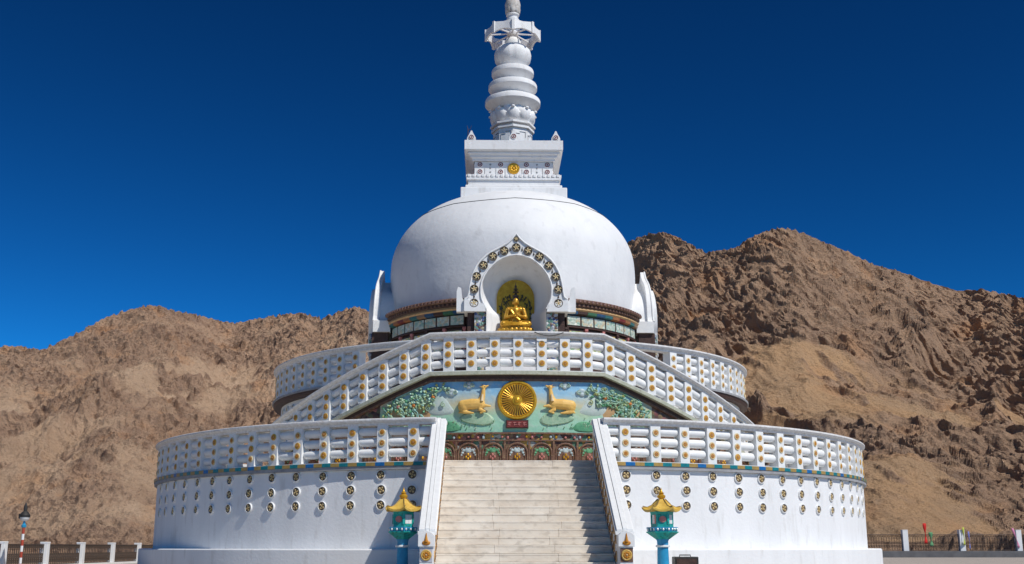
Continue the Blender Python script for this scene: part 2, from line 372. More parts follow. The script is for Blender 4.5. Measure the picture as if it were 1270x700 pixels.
stair_core.prism([(y, z) for y, z in pts], -1.84, 1.84, 0, Matrix(((0,1,0,0),(1,0,0,0),(0,0,1,0),(0,0,0,1))))
SR = link('stair', stair_core.mesh('stair', ['stone'], smooth=False), ST)
for i in range(NS): link('step', step_mb(i).mesh('step', ['stone'], smooth=False), SR, bevel=.008)
# stair flank walls with moulded coping and newel
YZ = Matrix(((0,1,0,0),(1,0,0,0),(0,0,1,0),(0,0,0,1)))
ya, za, yb, zb = -11.15, 3.155, -15.95, .40
slope = (za-zb)/(ya-yb)
for s in (1, -1):
    xc = s*1.99
    mb = MB(); mb.prism([(ya+.35,ZG-.05),(ya+.35,za-.12),(ya,za-.12),(yb,zb-.12),(yb,ZG-.05)], xc-.13, xc+.13, 0, YZ)
    FW = link('flank_wall', mb.mesh('flank_wall', ['white'], smooth=False), ST)
    mb = MB()
    def coping(x0, x1, t0, t1):
        mb.prism([(ya+.36,za+t0),(ya+.36,za+t1),(ya,za+t1),(yb-.04,zb+t1-.0),(yb-.04,zb+t0),(ya,za+t0)], x0, x1, 0, YZ)
    coping(xc-.19, xc+.19, -.118, -.05)
    coping(xc-.165, xc-.045, -.048, .0); coping(xc+.045, xc+.165, -.048, .0); coping(xc-.04, xc+.04, -.048, .022)
    link('coping', mb.mesh('coping', ['post'], smooth=False), FW, bevel=.006)
    # newel
    mb = MB()
    mb.box((xc, yb-.13, (ZG+.05)/2), (.27,.25,.05-ZG))
    mb.prism([(xc-.165,.052),(xc+.165,.052),(xc+.165,.27),(xc+.10,.33),(xc,.37),(xc-.10,.33),(xc-.165,.27)], yb-.30, yb+.02)
    NW = link('newel', mb.mesh('newel', ['post'], smooth=False), FW, bevel=.008)
    mb = MB(); mb.box((xc, yb-.26, -.11), (.25,.012,.27), 0); mb.box((xc, yb-.26, -.43), (.25,.012,.25), 0)
    link('newel_panel', mb.mesh('newel_panel', ['lilac' if s < 0 else 'brown'], smooth=False), NW)
    for z, m_ in ((-.11, ROS[2]), (-.43, ROS[0])): link('rosette', m_, NW, (xc, yb-.267, z), scale=(1.25,1.3,1.25))
    mb = MB(); mb.tube([(xc,yb-.31,.15),(xc,yb-.315,.22),(xc,yb-.31,.32)], [.04,.024,.004], 8, 0); mb.ball((xc,yb-.305,.125),(.085,.02,.05),12,6,0)
    link('lotus_ornament', mb.mesh('lotus_ornament', ['ochre']), NW)
    # rosette studs on the inner and outer face
    for k in range(13):
        yy = ya-.25-k*.35; zt = za-.12-slope*(ya-yy)
        for dz in (.26,.62):
            link('stud', STUD, FW, (xc-s*.131, yy, zt-dz), rot=(0,0,s*-PI/2), scale=(1.15,1.2,1.15))
    mb = MB(); mb.prism([(ya,za-.20),(yb,zb-.20),(yb,zb-.24),(ya,za-.24)], xc-s*.128, xc-s*.142, 0, YZ)
    mb.prism([(ya,za-.95),(yb,zb-.95),(yb,zb-.99),(ya,za-.99)], xc-s*.128, xc-s*.142, 0, YZ)
    link('inner_moulding', mb.mesh('inner_moulding', ['brown'], smooth=False), FW)

# ------------------------------------------------------------------ second tier: stair ring with mural
RM = 9.0; AB = 15.0; KS = .0603
zs = lambda a: -KS*max(0., abs(a)-AB)
ZL = 4.67; AE = AB+(ZL-ZF)/KS; AE = min(AE, 57.)
def wall_panel(a0, a1, zb_, ztop, R, n, mi=0):
    mb = MB(); V = []; F = []
    rows = 6
    for i in range(n+1):
        a = a0+(a1-a0)*i/n; zt = max(zb_+.001, ztop+zs(a))
        for j in range(rows+1): V.append(cyl(a, R, zb_+(zt-zb_)*j/rows))
    for i in range(n):
        for j in range(rows): k = i*(rows+1)+j; F.append((k, k+rows+1, k+rows+2, k+1))
    mb.add(V, F, mi); return mb
# solid ramp body between the two rings (a little behind the facing)
mb = MB(); V = []; F = []; n = 120; aE = 57.6
for i in range(n+1):
    a = -aE+2*aE*i/n; zt = max(ZF-.02, ZL-.03+zs(a))
    V += [cyl(a, RM-.03, ZF-.05), cyl(a, RM-.03, zt), cyl(a, 7.9, zt), cyl(a, 7.9, ZF-.05)]
for i in range(n):
    for q in range(4): F.append((i*4+q, i*4+(q+1)%4, (i+1)*4+(q+1)%4, (i+1)*4+q))
F += [(0,1,2,3), tuple(n*4+q for q in (3,2,1,0))]
mb.add(V, F); RAMP = link('stair_ring', mb.mesh('stair_ring', ['white']), ST)
mb = wall_panel(-24.6, 24.6, 3.02, 4.44, RM, 90)
MU = link('mural', mb.mesh('mural', ['mural'], recalc=False), ST); MU['label'] = 'painted relief mural of sky, trees and meadow'
for s in (1, -1):
    mb = wall_panel(min(s*24.65, s*57), max(s*24.65, s*57), 3.02, 4.44, RM+.004, 50)
    link('floral_panel', mb.mesh('floral_panel', ['floral'], recalc=False), RAMP)
mb = wall_panel(-57, 57, 2.09, 3.02, RM-.002, 100)
link('dado_wall', mb.mesh('dado_wall', ['dots'], recalc=False), RAMP)
for nm, r0, r1, za_, zb__, mt in (('sill_moulding', RM-.05, RM+.20, ZL-.10, ZL-.004, 'oldcream'), ('dark_moulding', RM-.04, RM+.06, ZL-.20, ZL-.103, 'dkbrown'), ('bead_moulding', RM-.03, RM+.075, ZL-.26, ZL-.203, 'brown')):
    mb = MB(); mb.sweep([(r0,za_),(r1,za_),(r1,zb__),(r0,zb__)], -56, 56, 112, 0, zs)
    link(nm, mb.mesh(nm, [mt]), RAMP)
UB = balustrade('balustrade', RM, ZL, [4.0*i+.2 for i in range(-13,14)], -56, 56, 'middle balustrade that rises in two wings over the mural', zf=zs, stripm='post')

# frieze and arch panels
mb = MB(); mb.sweep([(RM-.02,2.985),(RM+.07,2.985),(RM+.07,3.03),(RM-.02,3.03)], -56, 56, 112, 0)
mb.sweep([(RM-.02,2.80),(RM+.05,2.80),(RM+.05,2.835),(RM-.02,2.835)], -56, 56, 112, 0)
for i in range(-40, 41):
    a = i*1.38+.25*sin(i*2.1); x = cyl(a, RM+.01, 2.91+.012*sin(i*1.7))
    mi = (1,2,1,3)[i%4]; mb.ball(x, (.036,.036,.034+.012*(i%3)), 8, 6, mi if i%2 else (1,3)[(i//2)%2])
link('frieze', mb.mesh('frieze', ['brown','iwhite','gold','pink']), RAMP)
def arch_mesh(inner, fig):
    mb = MB(); w = .325
    pts = [(-.27,2.1),(-.27,2.5)]+[(-.27*cos(t), 2.5+.24*sin(t)) for t in [PI*k/10 for k in range(1,10)]]+[(.27,2.5),(.27,2.1)]
    mb.tube([(x,-.03,z) for x,z in pts], .028, 8, 0)
    mb.tube([(x*.78,-.025,2.1+(z-2.1)*.86) for x,z in pts], .018, 6, 0)
    mb.box((0,-.006,2.43),(.40,.02,.50),0)
    # lobed cloud
    for x, z, r in ((-.13,2.57,.07),(-.05,2.585,.08),(.05,2.585,.08),(.13,2.57,.07),(-.165,2.49,.045),(.165,2.49,.045),(0,2.55,.09),(-.19,2.43,.03),(.19,2.43,.03)): mb.ball((x,-.015,z),(r,.028,r*.75),12,7,1)
    for x, z in ((-.09,2.62),(.09,2.62),(0,2.645)): mb.ball((x,-.04,z),(.022,.012,.03),7,5,0)
    # arched shrine with flower figure
    mb.ball((0,-.025,2.39),(.10,.03,.12),10,7,0)
    for x, z in ((0,.06),(0,-.05),(.055,.0),(-.055,.0)): mb.ball((x,-.05,2.38+z),(.028,.03,.04),8,6,2)
    mb.box((0,-.03,2.22),(.5,.05,.12),0)
    for x in (-.325,.325): mb.box((x,-.02,2.45),(.05,.05,.68),0)
    return mb.mesh('arch_panel', ['brown',inner,fig])
AM = [arch_mesh('iwhite','gold'), arch_mesh('green','pink')]
for i in range(-12, 13):
    a = i*4.14; link('arch_panel', AM[i%2], RAMP, cyl(a, RM+.0), rotz=rad(a))

# wall-local placing on the mural
def W(u, z, d=0.): t = u/RM; r = RM+d; return Vector((r*sin(t), -r*cos(t), z))
class WMB(MB):
    "mesh builder in wall coordinates (u, depth, z)"
    def wrap(s):
        s.v = [tuple(W(x, z, -y)) for x, y, z in s.v]; return s
mb = WMB(); cz = 3.89
T = Matrix.Translation((0,0,cz)) @ Matrix.Rotation(PI/2, 4, 'X')
mb.lathe([(.53,-.02),(.53,.05),(.50,.085),(.465,.085),(.45,.06),(.40,.05),(.0001,.05)], 56, 0, T, close=False)
mb.lathe([(.455,.06),(.44,.075),(.42,.06)], 56, 0, T, close=False)
for k in range(36):
    a = 2*PI*k/36
    P0 = (.13*cos(a),-.06,cz+.13*sin(a)); P1 = (.28*cos(a),-.072,cz+.28*sin(a)); P2 = (.43*cos(a),-.062,cz+.43*sin(a))
    mb.tube([P0,P1,P2],[.007,.012,.017],6,0)
mb.lathe([(.14,.05),(.13,.075),(.08,.08),(.07,.10),(.0001,.13)], 24, 0, T, close=False)
mb.lathe([(.42,.052),(.0001,.052)], 40, 1, T, close=False)
link('wheel_relief', mb.wrap().mesh('wheel_relief', ['gold', mat('dark_gilding',(.26,.13,.02),(.18,.08,.015),12,.5)]), MU)
mb = WMB(); mb.box((.0,-.03,3.245),(.60,.10,.22),0); mb.box((0,-.085,3.245),(.54,.012,.17),1)
for k in range(4):
    x = -.195+k*.13
    mb.box((x,-.095,3.285),(.085,.012,.014),2); mb.box((x,-.095,3.25),(.014,.012,.10),2); mb.box((x+(.02 if k%2 else -.02),-.095,3.225),(.07,.012,.013),2)
    if k != 1: mb.box((x-.03,-.095,3.245),(.012,.012,.05),2)
NP = link('name_plate', mb.wrap().mesh('name_plate', ['dkbrown','red','pink'], smooth=False), MU); NP['label'] = 'dark red plate with a short row of faded characters under the wheel'

def deer(s):
    mb = WMB()
    def P(x, z, d=.05): return (s*x, -d, z)
    # zoom coords of the right deer turned into metres round the wheel centre
    def Q(X, Y): return (X-563)/6.36/45.5, 3.02+(450-Y)/6.36/46.0
    def C(a, b, ra, rb, d=.06):
        xa, za_ = Q(*a); xb, zb_ = Q(*b); cap(mb, P(xa,za_,d), P(xb,zb_,d), ra, rb)
    C((850,222),(915,225),.135,.15); C((915,225),(985,232),.15,.14)       # trunk
    C((975,245),(995,255),.145,.09)                                     # haunch
    C((850,215),(830,165),.105,.07); C((830,165),(823,110),.07,.05)     # neck
    C((823,95),(820,88),.055,.05); C((815,92),(790,80),.042,.024)        # head, muzzle
    C((838,92),(856,84),.02,.008,.09); C((832,82),(842,66),.016,.006,.05)  # ears
    C((852,250),(808,238),.065,.045,.10); C((808,238),(772,243),.042,.028,.11)
    C((850,270),(812,284),.05,.03,.12); C((812,284),(845,296),.03,.026,.12)
    C((975,285),(925,294),.06,.035,.11); C((925,294),(900,296),.035,.02,.11); C((990,280),(1015,292),.06,.02,.08)
    C((1012,228),(1020,256),.03,.012,.07)
    # flatten the relief
    mb.v = [(x, y*.75-.0, z) for x, y, z in mb.v]
    o = blob('deer_relief', mb.wrap(), ['deer'], MU, .011, 3)
    o['label'] = 'tan deer lying on the %s of the wheel, head raised' % ('right' if s > 0 else 'left')
    e = MB(); x, z = Q(812, 88); e.ball(W(s*x, z, .082), .012, 8, 6)
    link('eye', e.mesh('eye', ['dark']), o)
    b = WMB()
    xa, za_ = Q(838,150); xb, zb_ = Q(846,205); b.tube([P(xa-.03,za_,.105),P(xb-.04,zb_,.13)],[.025,.045],8)
    link('pale_chest', b.wrap().mesh('pale_chest', ['deerpale']), o)
    return o
deer(1); deer(-1)

def mound(name, pts, mt, d=.03, label=None):
    for _ in range(3):
        pts = [q for a_, b_ in zip(pts, pts[1:]+pts[:1]) for q in ((a_[0]*.75+b_[0]*.25, a_[1]*.75+b_[1]*.25), (a_[0]*.25+b_[0]*.75, a_[1]*.25+b_[1]*.75))]
    mb = WMB(); n = len(pts); cx_ = sum(p[0] for p in pts)/n; cz_ = sum(p[1] for p in pts)/n
    V = [(x, .0, z) for x, z in pts]+[(cx_+(x-cx_)*.86, -d, cz_+(z-cz_)*.86) for x, z in pts]
    F = [tuple(range(n, 2*n))]+[(i,(i+1)%n,n+(i+1)%n,n+i) for i in range(n)]
    mb.add(V, F); o = link(name, mb.wrap().mesh(name, [mt]), MU)
    if label: o['label'] = label
    return o
def curl(mb, x, z, r, mi=0, turns=1.6, s=1, d=.04, t=.018):
    pts = []
    for k in range(18):
        q = k/17; a = s*turns*2*PI*q+PI/2; rr = r*(1-.85*q); pts.append((x+rr*cos(a), -d, z+rr*sin(a)))
    mb.tube(pts, [t*(1-.4*k/17) for k in range(18)], 6, mi)
rng = random.Random(3)
for s in (1, -1):
    # pale hills and meadow mounds
    mound('hill_relief', [(s*x, z) for x, z in ((1.65,3.55),(1.8,3.75),(1.95,3.98),(2.1,4.05),(2.3,3.95),(2.45,3.8),(2.55,3.62),(2.2,3.48))], 'hillpale', .018)
    mound('hill_relief', [(s*x, z) for x, z in ((2.3,3.6),(2.6,3.86),(2.85,3.8),(3.1,3.86),(3.4,3.7),(3.7,3.62),(3.75,3.3),(2.5,3.3))], 'tan', .02)
    mound('meadow_relief', [(s*x, z) for x, z in ((.55,3.30),(.72,3.52),(.95,3.60),(1.3,3.58),(1.6,3.45),(1.5,3.32),(1.15,3.24),(.8,3.2))], 'pgreen', .04)
    mound('meadow_relief', [(s*x, z) for x, z in ((1.5,3.06),(1.55,3.25),(1.75,3.36),(2.1,3.3),(2.3,3.2),(2.2,3.05))], 'green', .02)
    # clouds
    for cxx, czz, k in ((1.30,4.30,1.),(1.78,4.12,1.1)):
        mb = WMB()
        for x, z, r in ((-.10,0,.07),(0,.04,.085),(.10,.0,.07),(.0,-.04,.08)): mb.ball((s*cxx+x*k*s,-.01,czz+z*k),(r*k,.035,r*k*.75),12,8,0)
        curl(mb, s*(cxx-.08*k), czz, .06*k, 1, 1.3, s, .05, .01); curl(mb, s*(cxx+.08*k), czz, .055*k, 1, 1.3, -s, .05, .01)
        link('cloud_relief', mb.wrap().mesh('cloud_relief', ['iwhite','pgreen']), MU)
    # tree relief: branches, leaves, fruit
    mb = WMB(); lv = WMB()
    trunks = [[(3.3,3.2),(3.15,3.5),(3.2,3.75),(2.95,3.95),(2.6,4.05),(2.25,4.12)], [(3.2,3.6),(3.45,3.85),(3.35,4.05),(3.0,4.15),(2.6,4.28)],
              [(2.95,3.95),(2.75,3.85),(2.55,3.9),(2.35,3.82)], [(3.5,3.2),(3.6,3.5),(3.75,3.65)], [(2.7,3.3),(2.75,3.55),(2.95,3.7),(3.1,3.62)], [(2.2,4.1),(2.05,4.2),(2.0,4.32)]]
    def ztop_at(u): return 4.40+zs(math.degrees(u/RM))
    for tr in trunks:
        pts = []; 
        for j in range(len(tr)-1):
            for q in range(4): t = q/4; pts.append((tr[j][0]*(1-t)+tr[j+1][0]*t, tr[j][1]*(1-t)+tr[j+1][1]*t))
        pts.append(tr[-1]); pts = [(x, min(z+.02*sin(9*x), ztop_at(x)-.04)) for x, z in pts]
        mb.tube([(s*x,-.045,z) for x,z in pts], [.026*(1-.6*j/len(pts)) for j in range(len(pts))], 7, 0)
        mb.tube([(s*x+.03,-.055,z+.05) for x,z in pts[2:]], .016, 6, 1)
        pass
        for (x, z) in pts[2::1]:
            for _ in range(3 if x > 2.3 else 2):
                xx = x+rng.uniform(-.22,.22); zz = z+rng.uniform(-.15,.15)
                if zz > ztop_at(xx)-.05 or xx > 3.8: continue
                a = rng.uniform(0, PI); L_ = rng.uniform(.035,.065); dx, dz = L_*cos(a), L_*sin(a)
                lv.tube([(s*xx-dx*1.4,-.03,zz-dz*1.4),(s*xx,-.06,zz),(s*xx+dx*1.4,-.03,zz+dz*1.4)], [.004,rng.uniform(.028,.048),.004], 7, rng.choice((0,1,1,1,2,3)))
    for _ in range(4):
        xx = rng.uniform(2.1,3.6); zz = rng.uniform(3.6,4.3)
        if zz < ztop_at(xx)-.1: lv.ball((s*xx,-.05,zz), (.055,.05,.055), 9, 7, rng.choice((4,4,5)))
    for k in range(4):
        uu = 2.0+.42*k; curl(lv, s*uu, min(3.62+.62*rng.random(), ztop_at(uu)-.16), rng.uniform(.06,.11), rng.choice((1,1,0,2)), 1.4, rng.choice((1,-1)), .055, .015)
    o = link('tree_relief', mb.wrap().mesh('tree_relief', ['pgreen','pteal2']), MU)
    link('leaves', lv.wrap().mesh('leaves', ['green','pgreen','ygreen','pteal2','orange','pink']), o)
    # little bamboo tufts at the foot
    mb = WMB()
    for k in range(26):
        x = rng.uniform(.6,2.1); z = rng.uniform(3.1,3.45); mb.tube([(s*x,-.01,z),(s*x+.02,-.03,z+.05),(s*x+.05,-.02,z+.08)],[.012,.012,.003],5,rng.choice((0,1)))
    tag(link('grass_relief', mb.wrap().mesh('grass_relief', ['green','pgreen']), MU), kind='stuff')

# ------------------------------------------------------------------ upper drum and terrace
ZU = 4.74
mb = MB(); mb.sweep([(R2-.10,ZF-.05),(R2-.10,ZU-.22),(R2-.6,ZU-.22),(R2-.6,ZF-.05)], 0, 360, 160)
UD = link('upper_drum', mb.mesh('upper_drum', ['white']), ST)
mb = MB(); mb.sweep([(R2-.3,ZU-.218),(R2+.12,ZU-.218),(R2+.16,ZU-.15),(R2+.16,ZU-.09),(R2-.3,ZU-.09)], 0, 360, 160)
link('dark_moulding', mb.mesh('dark_moulding', ['dkbrown']), UD)
mb = MB(); mb.sweep([(R2-.3,ZU-.088),(R2+.2,ZU-.088),(R2+.2,ZU-.03),(R2-.3,ZU-.03)], 0, 360, 160)
link('drum_moulding', mb.mesh('drum_moulding', ['grey']), UD)
mb = MB(); mb.sweep([(R2-.25,ZU-.1),(R2-.25,ZU),(4.2,ZU),(4.2,ZU-.1)], 0, 360, 120)
link('terrace_floor', mb.mesh('terrace_floor', ['stone']), UD)
for s in (1,-1):
    for i in range(5): link('medallion', MED, UD, cyl(s*(53+4.4*i), R2-.10, ZU-.45), rotz=rad(s*(53+4.4*i)))
pr = [35.5+4.55*i for i in range(14)]
balustrade('balustrade', R2-.05, ZU-.03, pr, 17, 97, 'right arc of the upper terrace balustrade')
balustrade('balustrade', R2-.05, ZU-.03, [-a for a in pr][::-1], -97, -17, 'left arc of the upper terrace balustrade')
mb = MB()
mb.sweep([(R2-.3,5.71),(R2+.2,5.71),(R2+.2,5.79),(R2-.3,5.79)], 97, 263, 100); mb.sweep([(R2-.2,ZU-.02),(R2+.1,ZU-.02),(R2+.1,5.70),(R2-.2,5.70)], 97, 263, 100)
link('rear_parapet', mb.mesh('rear_parapet', ['post']), UD)
for (par, kind, mbx, mats) in list(STUFF.values()):
    me = bpy.data.meshes.new(kind+'s'); me.from_pydata(mbx.v, [], mbx.f)
    for m in mats: me.materials.append(m)
    me.polygons.foreach_set('material_index', mbx.m); me.polygons.foreach_set('use_smooth', [True]*len(mbx.f))
    o = link(kind+'s', me, par); o['kind'] = 'stuff'

# ------------------------------------------------------------------ relief drum, dome, niches
FRONTS = (0, 90, -90)
def in_niche(x, y, z, inner=True):
    "is a surface point inside one of the three niche openings"
    for a in FRONTS:
        t = rad(a); f = x*sin(t)-y*cos(t); l = x*cos(t)+y*sin(t)
        if f > 2.5 and abs(l) < wi(z)+.10 and 6.5 < z < 9.04: return True
    return False
INNER = [(0.,9.0),(.22,8.97),(.42,8.90),(.60,8.79),(.75,8.65),(.88,8.5),(.99,8.32),(1.07,8.12),(1.10,7.93),(1.10,7.76),(1.08,7.59),(1.03,7.45),(.97,7.34),(.93,7.25)]
OUTER = [(0.,9.68),(.12,9.52),(.27,9.38),(.44,9.27),(.75,9.10),(.93,8.98),(1.09,8.83),(1.22,8.66),(1.32,8.46),(1.39,8.25),(1.44,8.02),(1.47,7.76),(1.50,7.62),(1.60,7.55)]
def wi(z):
    if z <= 7.25: return .93
    for (a, za_), (b, zb_) in zip(INNER, INNER[1:]):
        if zb_ <= z <= za_: return a+(b-a)*(za_-z)/(za_-zb_)
    return 0.
def holed_lathe(prof, n, mats, mif=None, hole=True):
    V = []; F = []; k = len(prof); MI = []
    for r, z in prof:
        for i in range(n): t = 2*PI*i/n; V.append((r*sin(t), -r*cos(t), z))
    for j in range(k-1):
        for i in range(n):
            q = (j*n+i, j*n+(i+1)%n, (j+1)*n+(i+1)%n, (j+1)*n+i)
            if hole and any(in_niche(*V[w]) for w in q): continue
            F.append(q); MI.append(mif(j, i) if mif else 0)
    mb = MB(); mb.v = V; mb.f = F; mb.m = MI; return mb
dp = [(4.25,7.745),(4.31,8.2),(4.35,8.85),(4.36,9.5),(4.28,10.13),(4.0,10.75),(3.53,11.30),(2.84,11.78),(1.96,12.10),(1.0,12.28),(.01,12.33)]
fine = []
for j in range(len(dp)-1):
    p0, p1, p2, p3 = dp[max(j-1,0)], dp[j], dp[j+1], dp[min(j+2,len(dp)-1)]
    for q in range(8):
        t = q/8; f = lambda a,b,c,d: .5*((2*b)+(-a+c)*t+(2*a-5*b+4*c-d)*t*t+(-a+3*b-3*c+d)*t**3)
        fine.append((f(p0[0],p1[0],p2[0],p3[0]), f(p0[1],p1[1],p2[1],p3[1])))
fine.append(dp[-1])
DO = link('dome', holed_lathe(fine, 300, None).mesh('dome', ['dome'], recalc=False), ST)
# thin cable laid round the upper dome
def rdome(z):
    for (a, za_), (b, zb_) in zip(fine, fine[1:]):
        if za_ <= z <= zb_: return a+(b-a)*(z-za_)/(zb_-za_)
    return 1.
pts = []
nn = 10
for i in range(121):
    a = i/120*360; seg = (a % 36)/36; z = 11.36-.05*4*seg*(1-seg)+.02*sin(rad(a)*3)
    pts.append(cyl(a, rdome(z)+.012, z))
mb = MB(); mb.tube(pts, .011, 5); link('lightning_cable', mb.mesh('lightning_cable', ['wire']), DO)
# relief drum
zz = [4.74+ (7.20-4.74)*j/40 for j in range(41)]
RD = link('relief_drum', holed_lathe([(R3-.06, z) for z in zz], 300, None).mesh('relief_drum', ['dkbrown'], recalc=False), ST)
def arc_cut(half=21.5):
    "the arcs left between the three niches and the back"
    return [(half, 90-half), (90+half, 270-half), (270+half, 360-half)]
for nm, prof, mt in (
    ('cornice', [(R3-.1,7.62),(R3+.27,7.62),(R3+.30,7.66),(R3+.30,7.72),(R3+.24,7.76),(R3-.1,7.76)], 'brown'),
    ('cornice', [(R3-.1,7.49),(R3+.18,7.49),(R3+.22,7.53),(R3+.22,7.618),(R3-.1,7.618)], 'dkbrown'),
    ('tan_moulding', [(R3-.1,7.385),(R3+.15,7.385),(R3+.19,7.43),(R3+.17,7.488),(R3-.1,7.488)], 'tan'),
    ('string_course', [(R3-.1,6.86),(R3+.06,6.86),(R3+.06,6.90),(R3-.1,6.90)], 'dkbrown'),
    ('base_moulding', [(R3-.1,ZU),(R3+.15,ZU),(R3+.12,4.95),(R3-.1,4.95)], 'white')):
    mb = MB()
    for a0, a1 in arc_cut(): mb.sweep(prof, a0, a1, int((a1-a0)*1.2))
    if nm == 'cornice':
        rr = R3+.30 if prof[0][1] > 7.6 else R3+.22; z_ = 7.69 if rr > R3+.25 else 7.57
        for i in range(int(360/2.0)):
            a = i*2.0
            if any(a0+.5 < a < a1-.5 for a0, a1 in arc_cut()): mb.box((0,0,0), (.07,.035,.075), 1, Matrix.Translation(cyl(a, rr+.005, z_)) @ Matrix.Rotation(rad(a), 4, 'Z'))
    link(nm, mb.mesh(nm, [mt, 'brown' if mt == 'dkbrown' else 'dentil'] if nm == 'cornice' else [mt]), RD)
# lotus-petal blocks in changing glazes
pal = ['pblue','porange','pteal','dkbrown','pteal','porange','pgrn','ptan','red','pblue']
for ar, (a0, a1) in enumerate(arc_cut()):
    n = int(round((a1-a0)/4.7)); mb = MB()
    for i in range(n):
        b0 = a0+(a1-a0)*i/n; b1 = a0+(a1-a0)*(i+1)/n
        mb.sweep([(R3-.05,7.27),(R3+.05,7.27),(R3+.14,7.30),(R3+.15,7.383),(R3-.05,7.383)], b0+.05, b1-.05, 5, (i*3+ar)%10)
    link('petal_band', mb.mesh('petal_band', pal), RD)
def pan(w, h, mt, name):
    mb = MB(); mb.box((0,0,0),(w,.05,h),0); mb.box((0,-.03,0),(w*.88,.02,h*.86),1); return mb.mesh(name, ['dkbrown', mt], smooth=False)
PA = pan(.52,.34,'reliefB','upper_relief_panel'); PB = pan(.58,.86,'reliefA','figure_panel')
mb = MB(); mb.box((0,0,0),(.085,.09,.95)); mb.box((0,-.01,.44),(.12,.11,.07)); PIL = mb.mesh('pilaster', ['pink'], smooth=False)
mb = MB(); mb.box((0,0,0),(.085,.09,.95)); mb.box((0,-.01,.44),(.12,.11,.07)); PIL2 = mb.mesh('pilaster', ['dkbrown'], smooth=False)
for a0, a1 in arc_cut():
    n = int(round((a1-a0)/9.0))
    for i in range(n):
        a = a0+(a1-a0)*(i+.5)/n; link('figure_panel', PB, RD, cyl(a, R3-.03, 6.38), rotz=rad(a))
    for i in range(n+1):
        a = a0+(a1-a0)*i/n; link('pilaster', PIL if i%3 else PIL2, RD, cyl(a, R3+.0, 6.375), rotz=rad(a))
    n2 = int(round((a1-a0)/7.2))
    for i in range(n2):
        a = a0+(a1-a0)*(i+.5)/n2; link('upper_relief_panel', PA, RD, cyl(a, R3-.0, 7.085), rotz=rad(a))

def niche(a):
    q = rad(a)
    YF, YP = (-5.02, -4.80) if a == 0 else (-4.76, -4.60)
    full = lambda P_: P_[::-1]+[(-x, z) for x, z in P_[1:]]   # right bottom -> top -> left bottom
    I = full(INNER); O = full(OUTER); n = len(I)
    lean = lambda z: .06*(9.6-z)/2.4-.03
    mb = MB(); V = []; F = []
    for x, z in I: V.append((x, YF+.02-lean(z), z))
    for x, z in O: V.append((x, YF-lean(z), z))
    for x, z in O: V.append((x, YP, z))
    for x, z in O: V.append((x*.94, YP+.001, 7.3+(z-7.3)*.82))
    for x, z in O: V.append((x*.94, -3.9, 7.3+(z-7.3)*.82))
    for i in range(n-1):
        for r_ in range(4): F.append((r_*n+i, r_*n+i+1, (r_+1)*n+i+1, (r_+1)*n+i))
    mb.add(V, F)
    # feet of the frame
    for s in (1,-1):
        mb.prism([(s*.93,7.27),(s*1.60,7.27),(s*1.60,7.56),(s*.93,7.26)] if False else [(s*.935,7.16),(s*1.62,7.16),(s*1.62,7.55),(s*1.03,7.40)], YF-(.07 if a == 0 else .03), -4.2)
        # horn beside the foot
        if a == 0: mb.prism([(s*1.623,7.165),(s*1.623,7.50),(s*1.68,7.60),(s*1.72,7.92),(s*1.82,7.96),(s*1.86,7.8),(s*1.86,7.165)], -4.99, -4.72)
    mb.tube([(x, YF-lean(z)-.015, z) for x, z in O], .034, 8); mb.tube([(x*1.01, YF-lean(z)-.0, z) for x, z in I], .028, 8)
    fr = link('niche_frame', mb.mesh('niche_frame', ['post'], ang=50), ST, rotz=q, bevel=0)
    # apse
    mb = MB(); V = []; F = []; nt_ = 24
    zs_ = [6.55+.1*k for k in range(8)]+[7.3+(9.0-7.3)*k/26 for k in range(27)]
    for z in zs_:
        w = max(wi(z), .001); dep = .95*min(1, w/1.0)+.0
        for k in range(nt_+1):
            t = PI*k/nt_; V.append((w*cos(t), -4.98-lean(max(z,7.2))*.98+ (dep+.25)*sin(t)**.8, z))
    for j in range(len(zs_)-1):
        for k in range(nt_): b = j*(nt_+1)+k; F.append((b, b+1, b+nt_+2, b+nt_+1))
    mb.add(V, F); link('niche_vault', mb.mesh('niche_vault', ['white'], recalc=False), fr)
    mb = MB(); mb.box((0,-4.42,6.5),(1.86,1.2,.1)); mb.box((0,-4.6,5.62),(1.9,.5,1.65)); link('niche_floor', mb.mesh('niche_floor', ['white'], smooth=False), fr)
    for s in (1,-1):
        mb = MB(); mb.box((s*1.12,-4.63,5.95),(.36,.62,2.41)); link('jamb', mb.mesh('jamb', ['reliefC'], smooth=False), fr)
        mb = MB(); mb.box((s*1.42,-4.55,5.95),(.20,.56,2.41)); link('jamb', mb.mesh('jamb', ['dkbrown'], smooth=False), fr)
    U = .005427
    if a == 0:
        cs = [(0,8.99+(170-128)*.0056,1)]
        for X, Y in ((69,147),(135,180),(189,232),(228,297),(242,370),(242,450)):
            for s in (1,-1): cs.append((s*X*U, 8.99-(Y-170)*.0056, 1))
        cs.append((0, 8.99+(170-77)*.0056, .62))
        for x, z, k in cs: link('arch_medallion', MED2, fr, (x, YF+.0-lean(z)-.006, z), scale=(k*1.12,k,k*1.12))
        mb = MB()
        for s in (1,-1):
            for (xa,ya_),(xb,yb_) in zip(((0,128),(69,147),(135,180),(189,232),(228,297),(242,370)), ((69,147),(135,180),(189,232),(228,297),(242,370),(242,450))):
                x = s*(xa+xb)/2*U; z = 8.99-((ya_+yb_)/2-170)*.0056; mb.ball((x,YF-lean(z)-.004,z-.02),(.026,.014,.035),8,6); mb.tube([(x,YF-lean(z)-.006,z),(x+.01*s,YF-lean(z)-.006,z+.085)],[.016,.003],5)
        link('flame_inlays', mb.mesh('flame_inlays', ['dark']), fr)
    return fr
for a in FRONTS: niche(a)

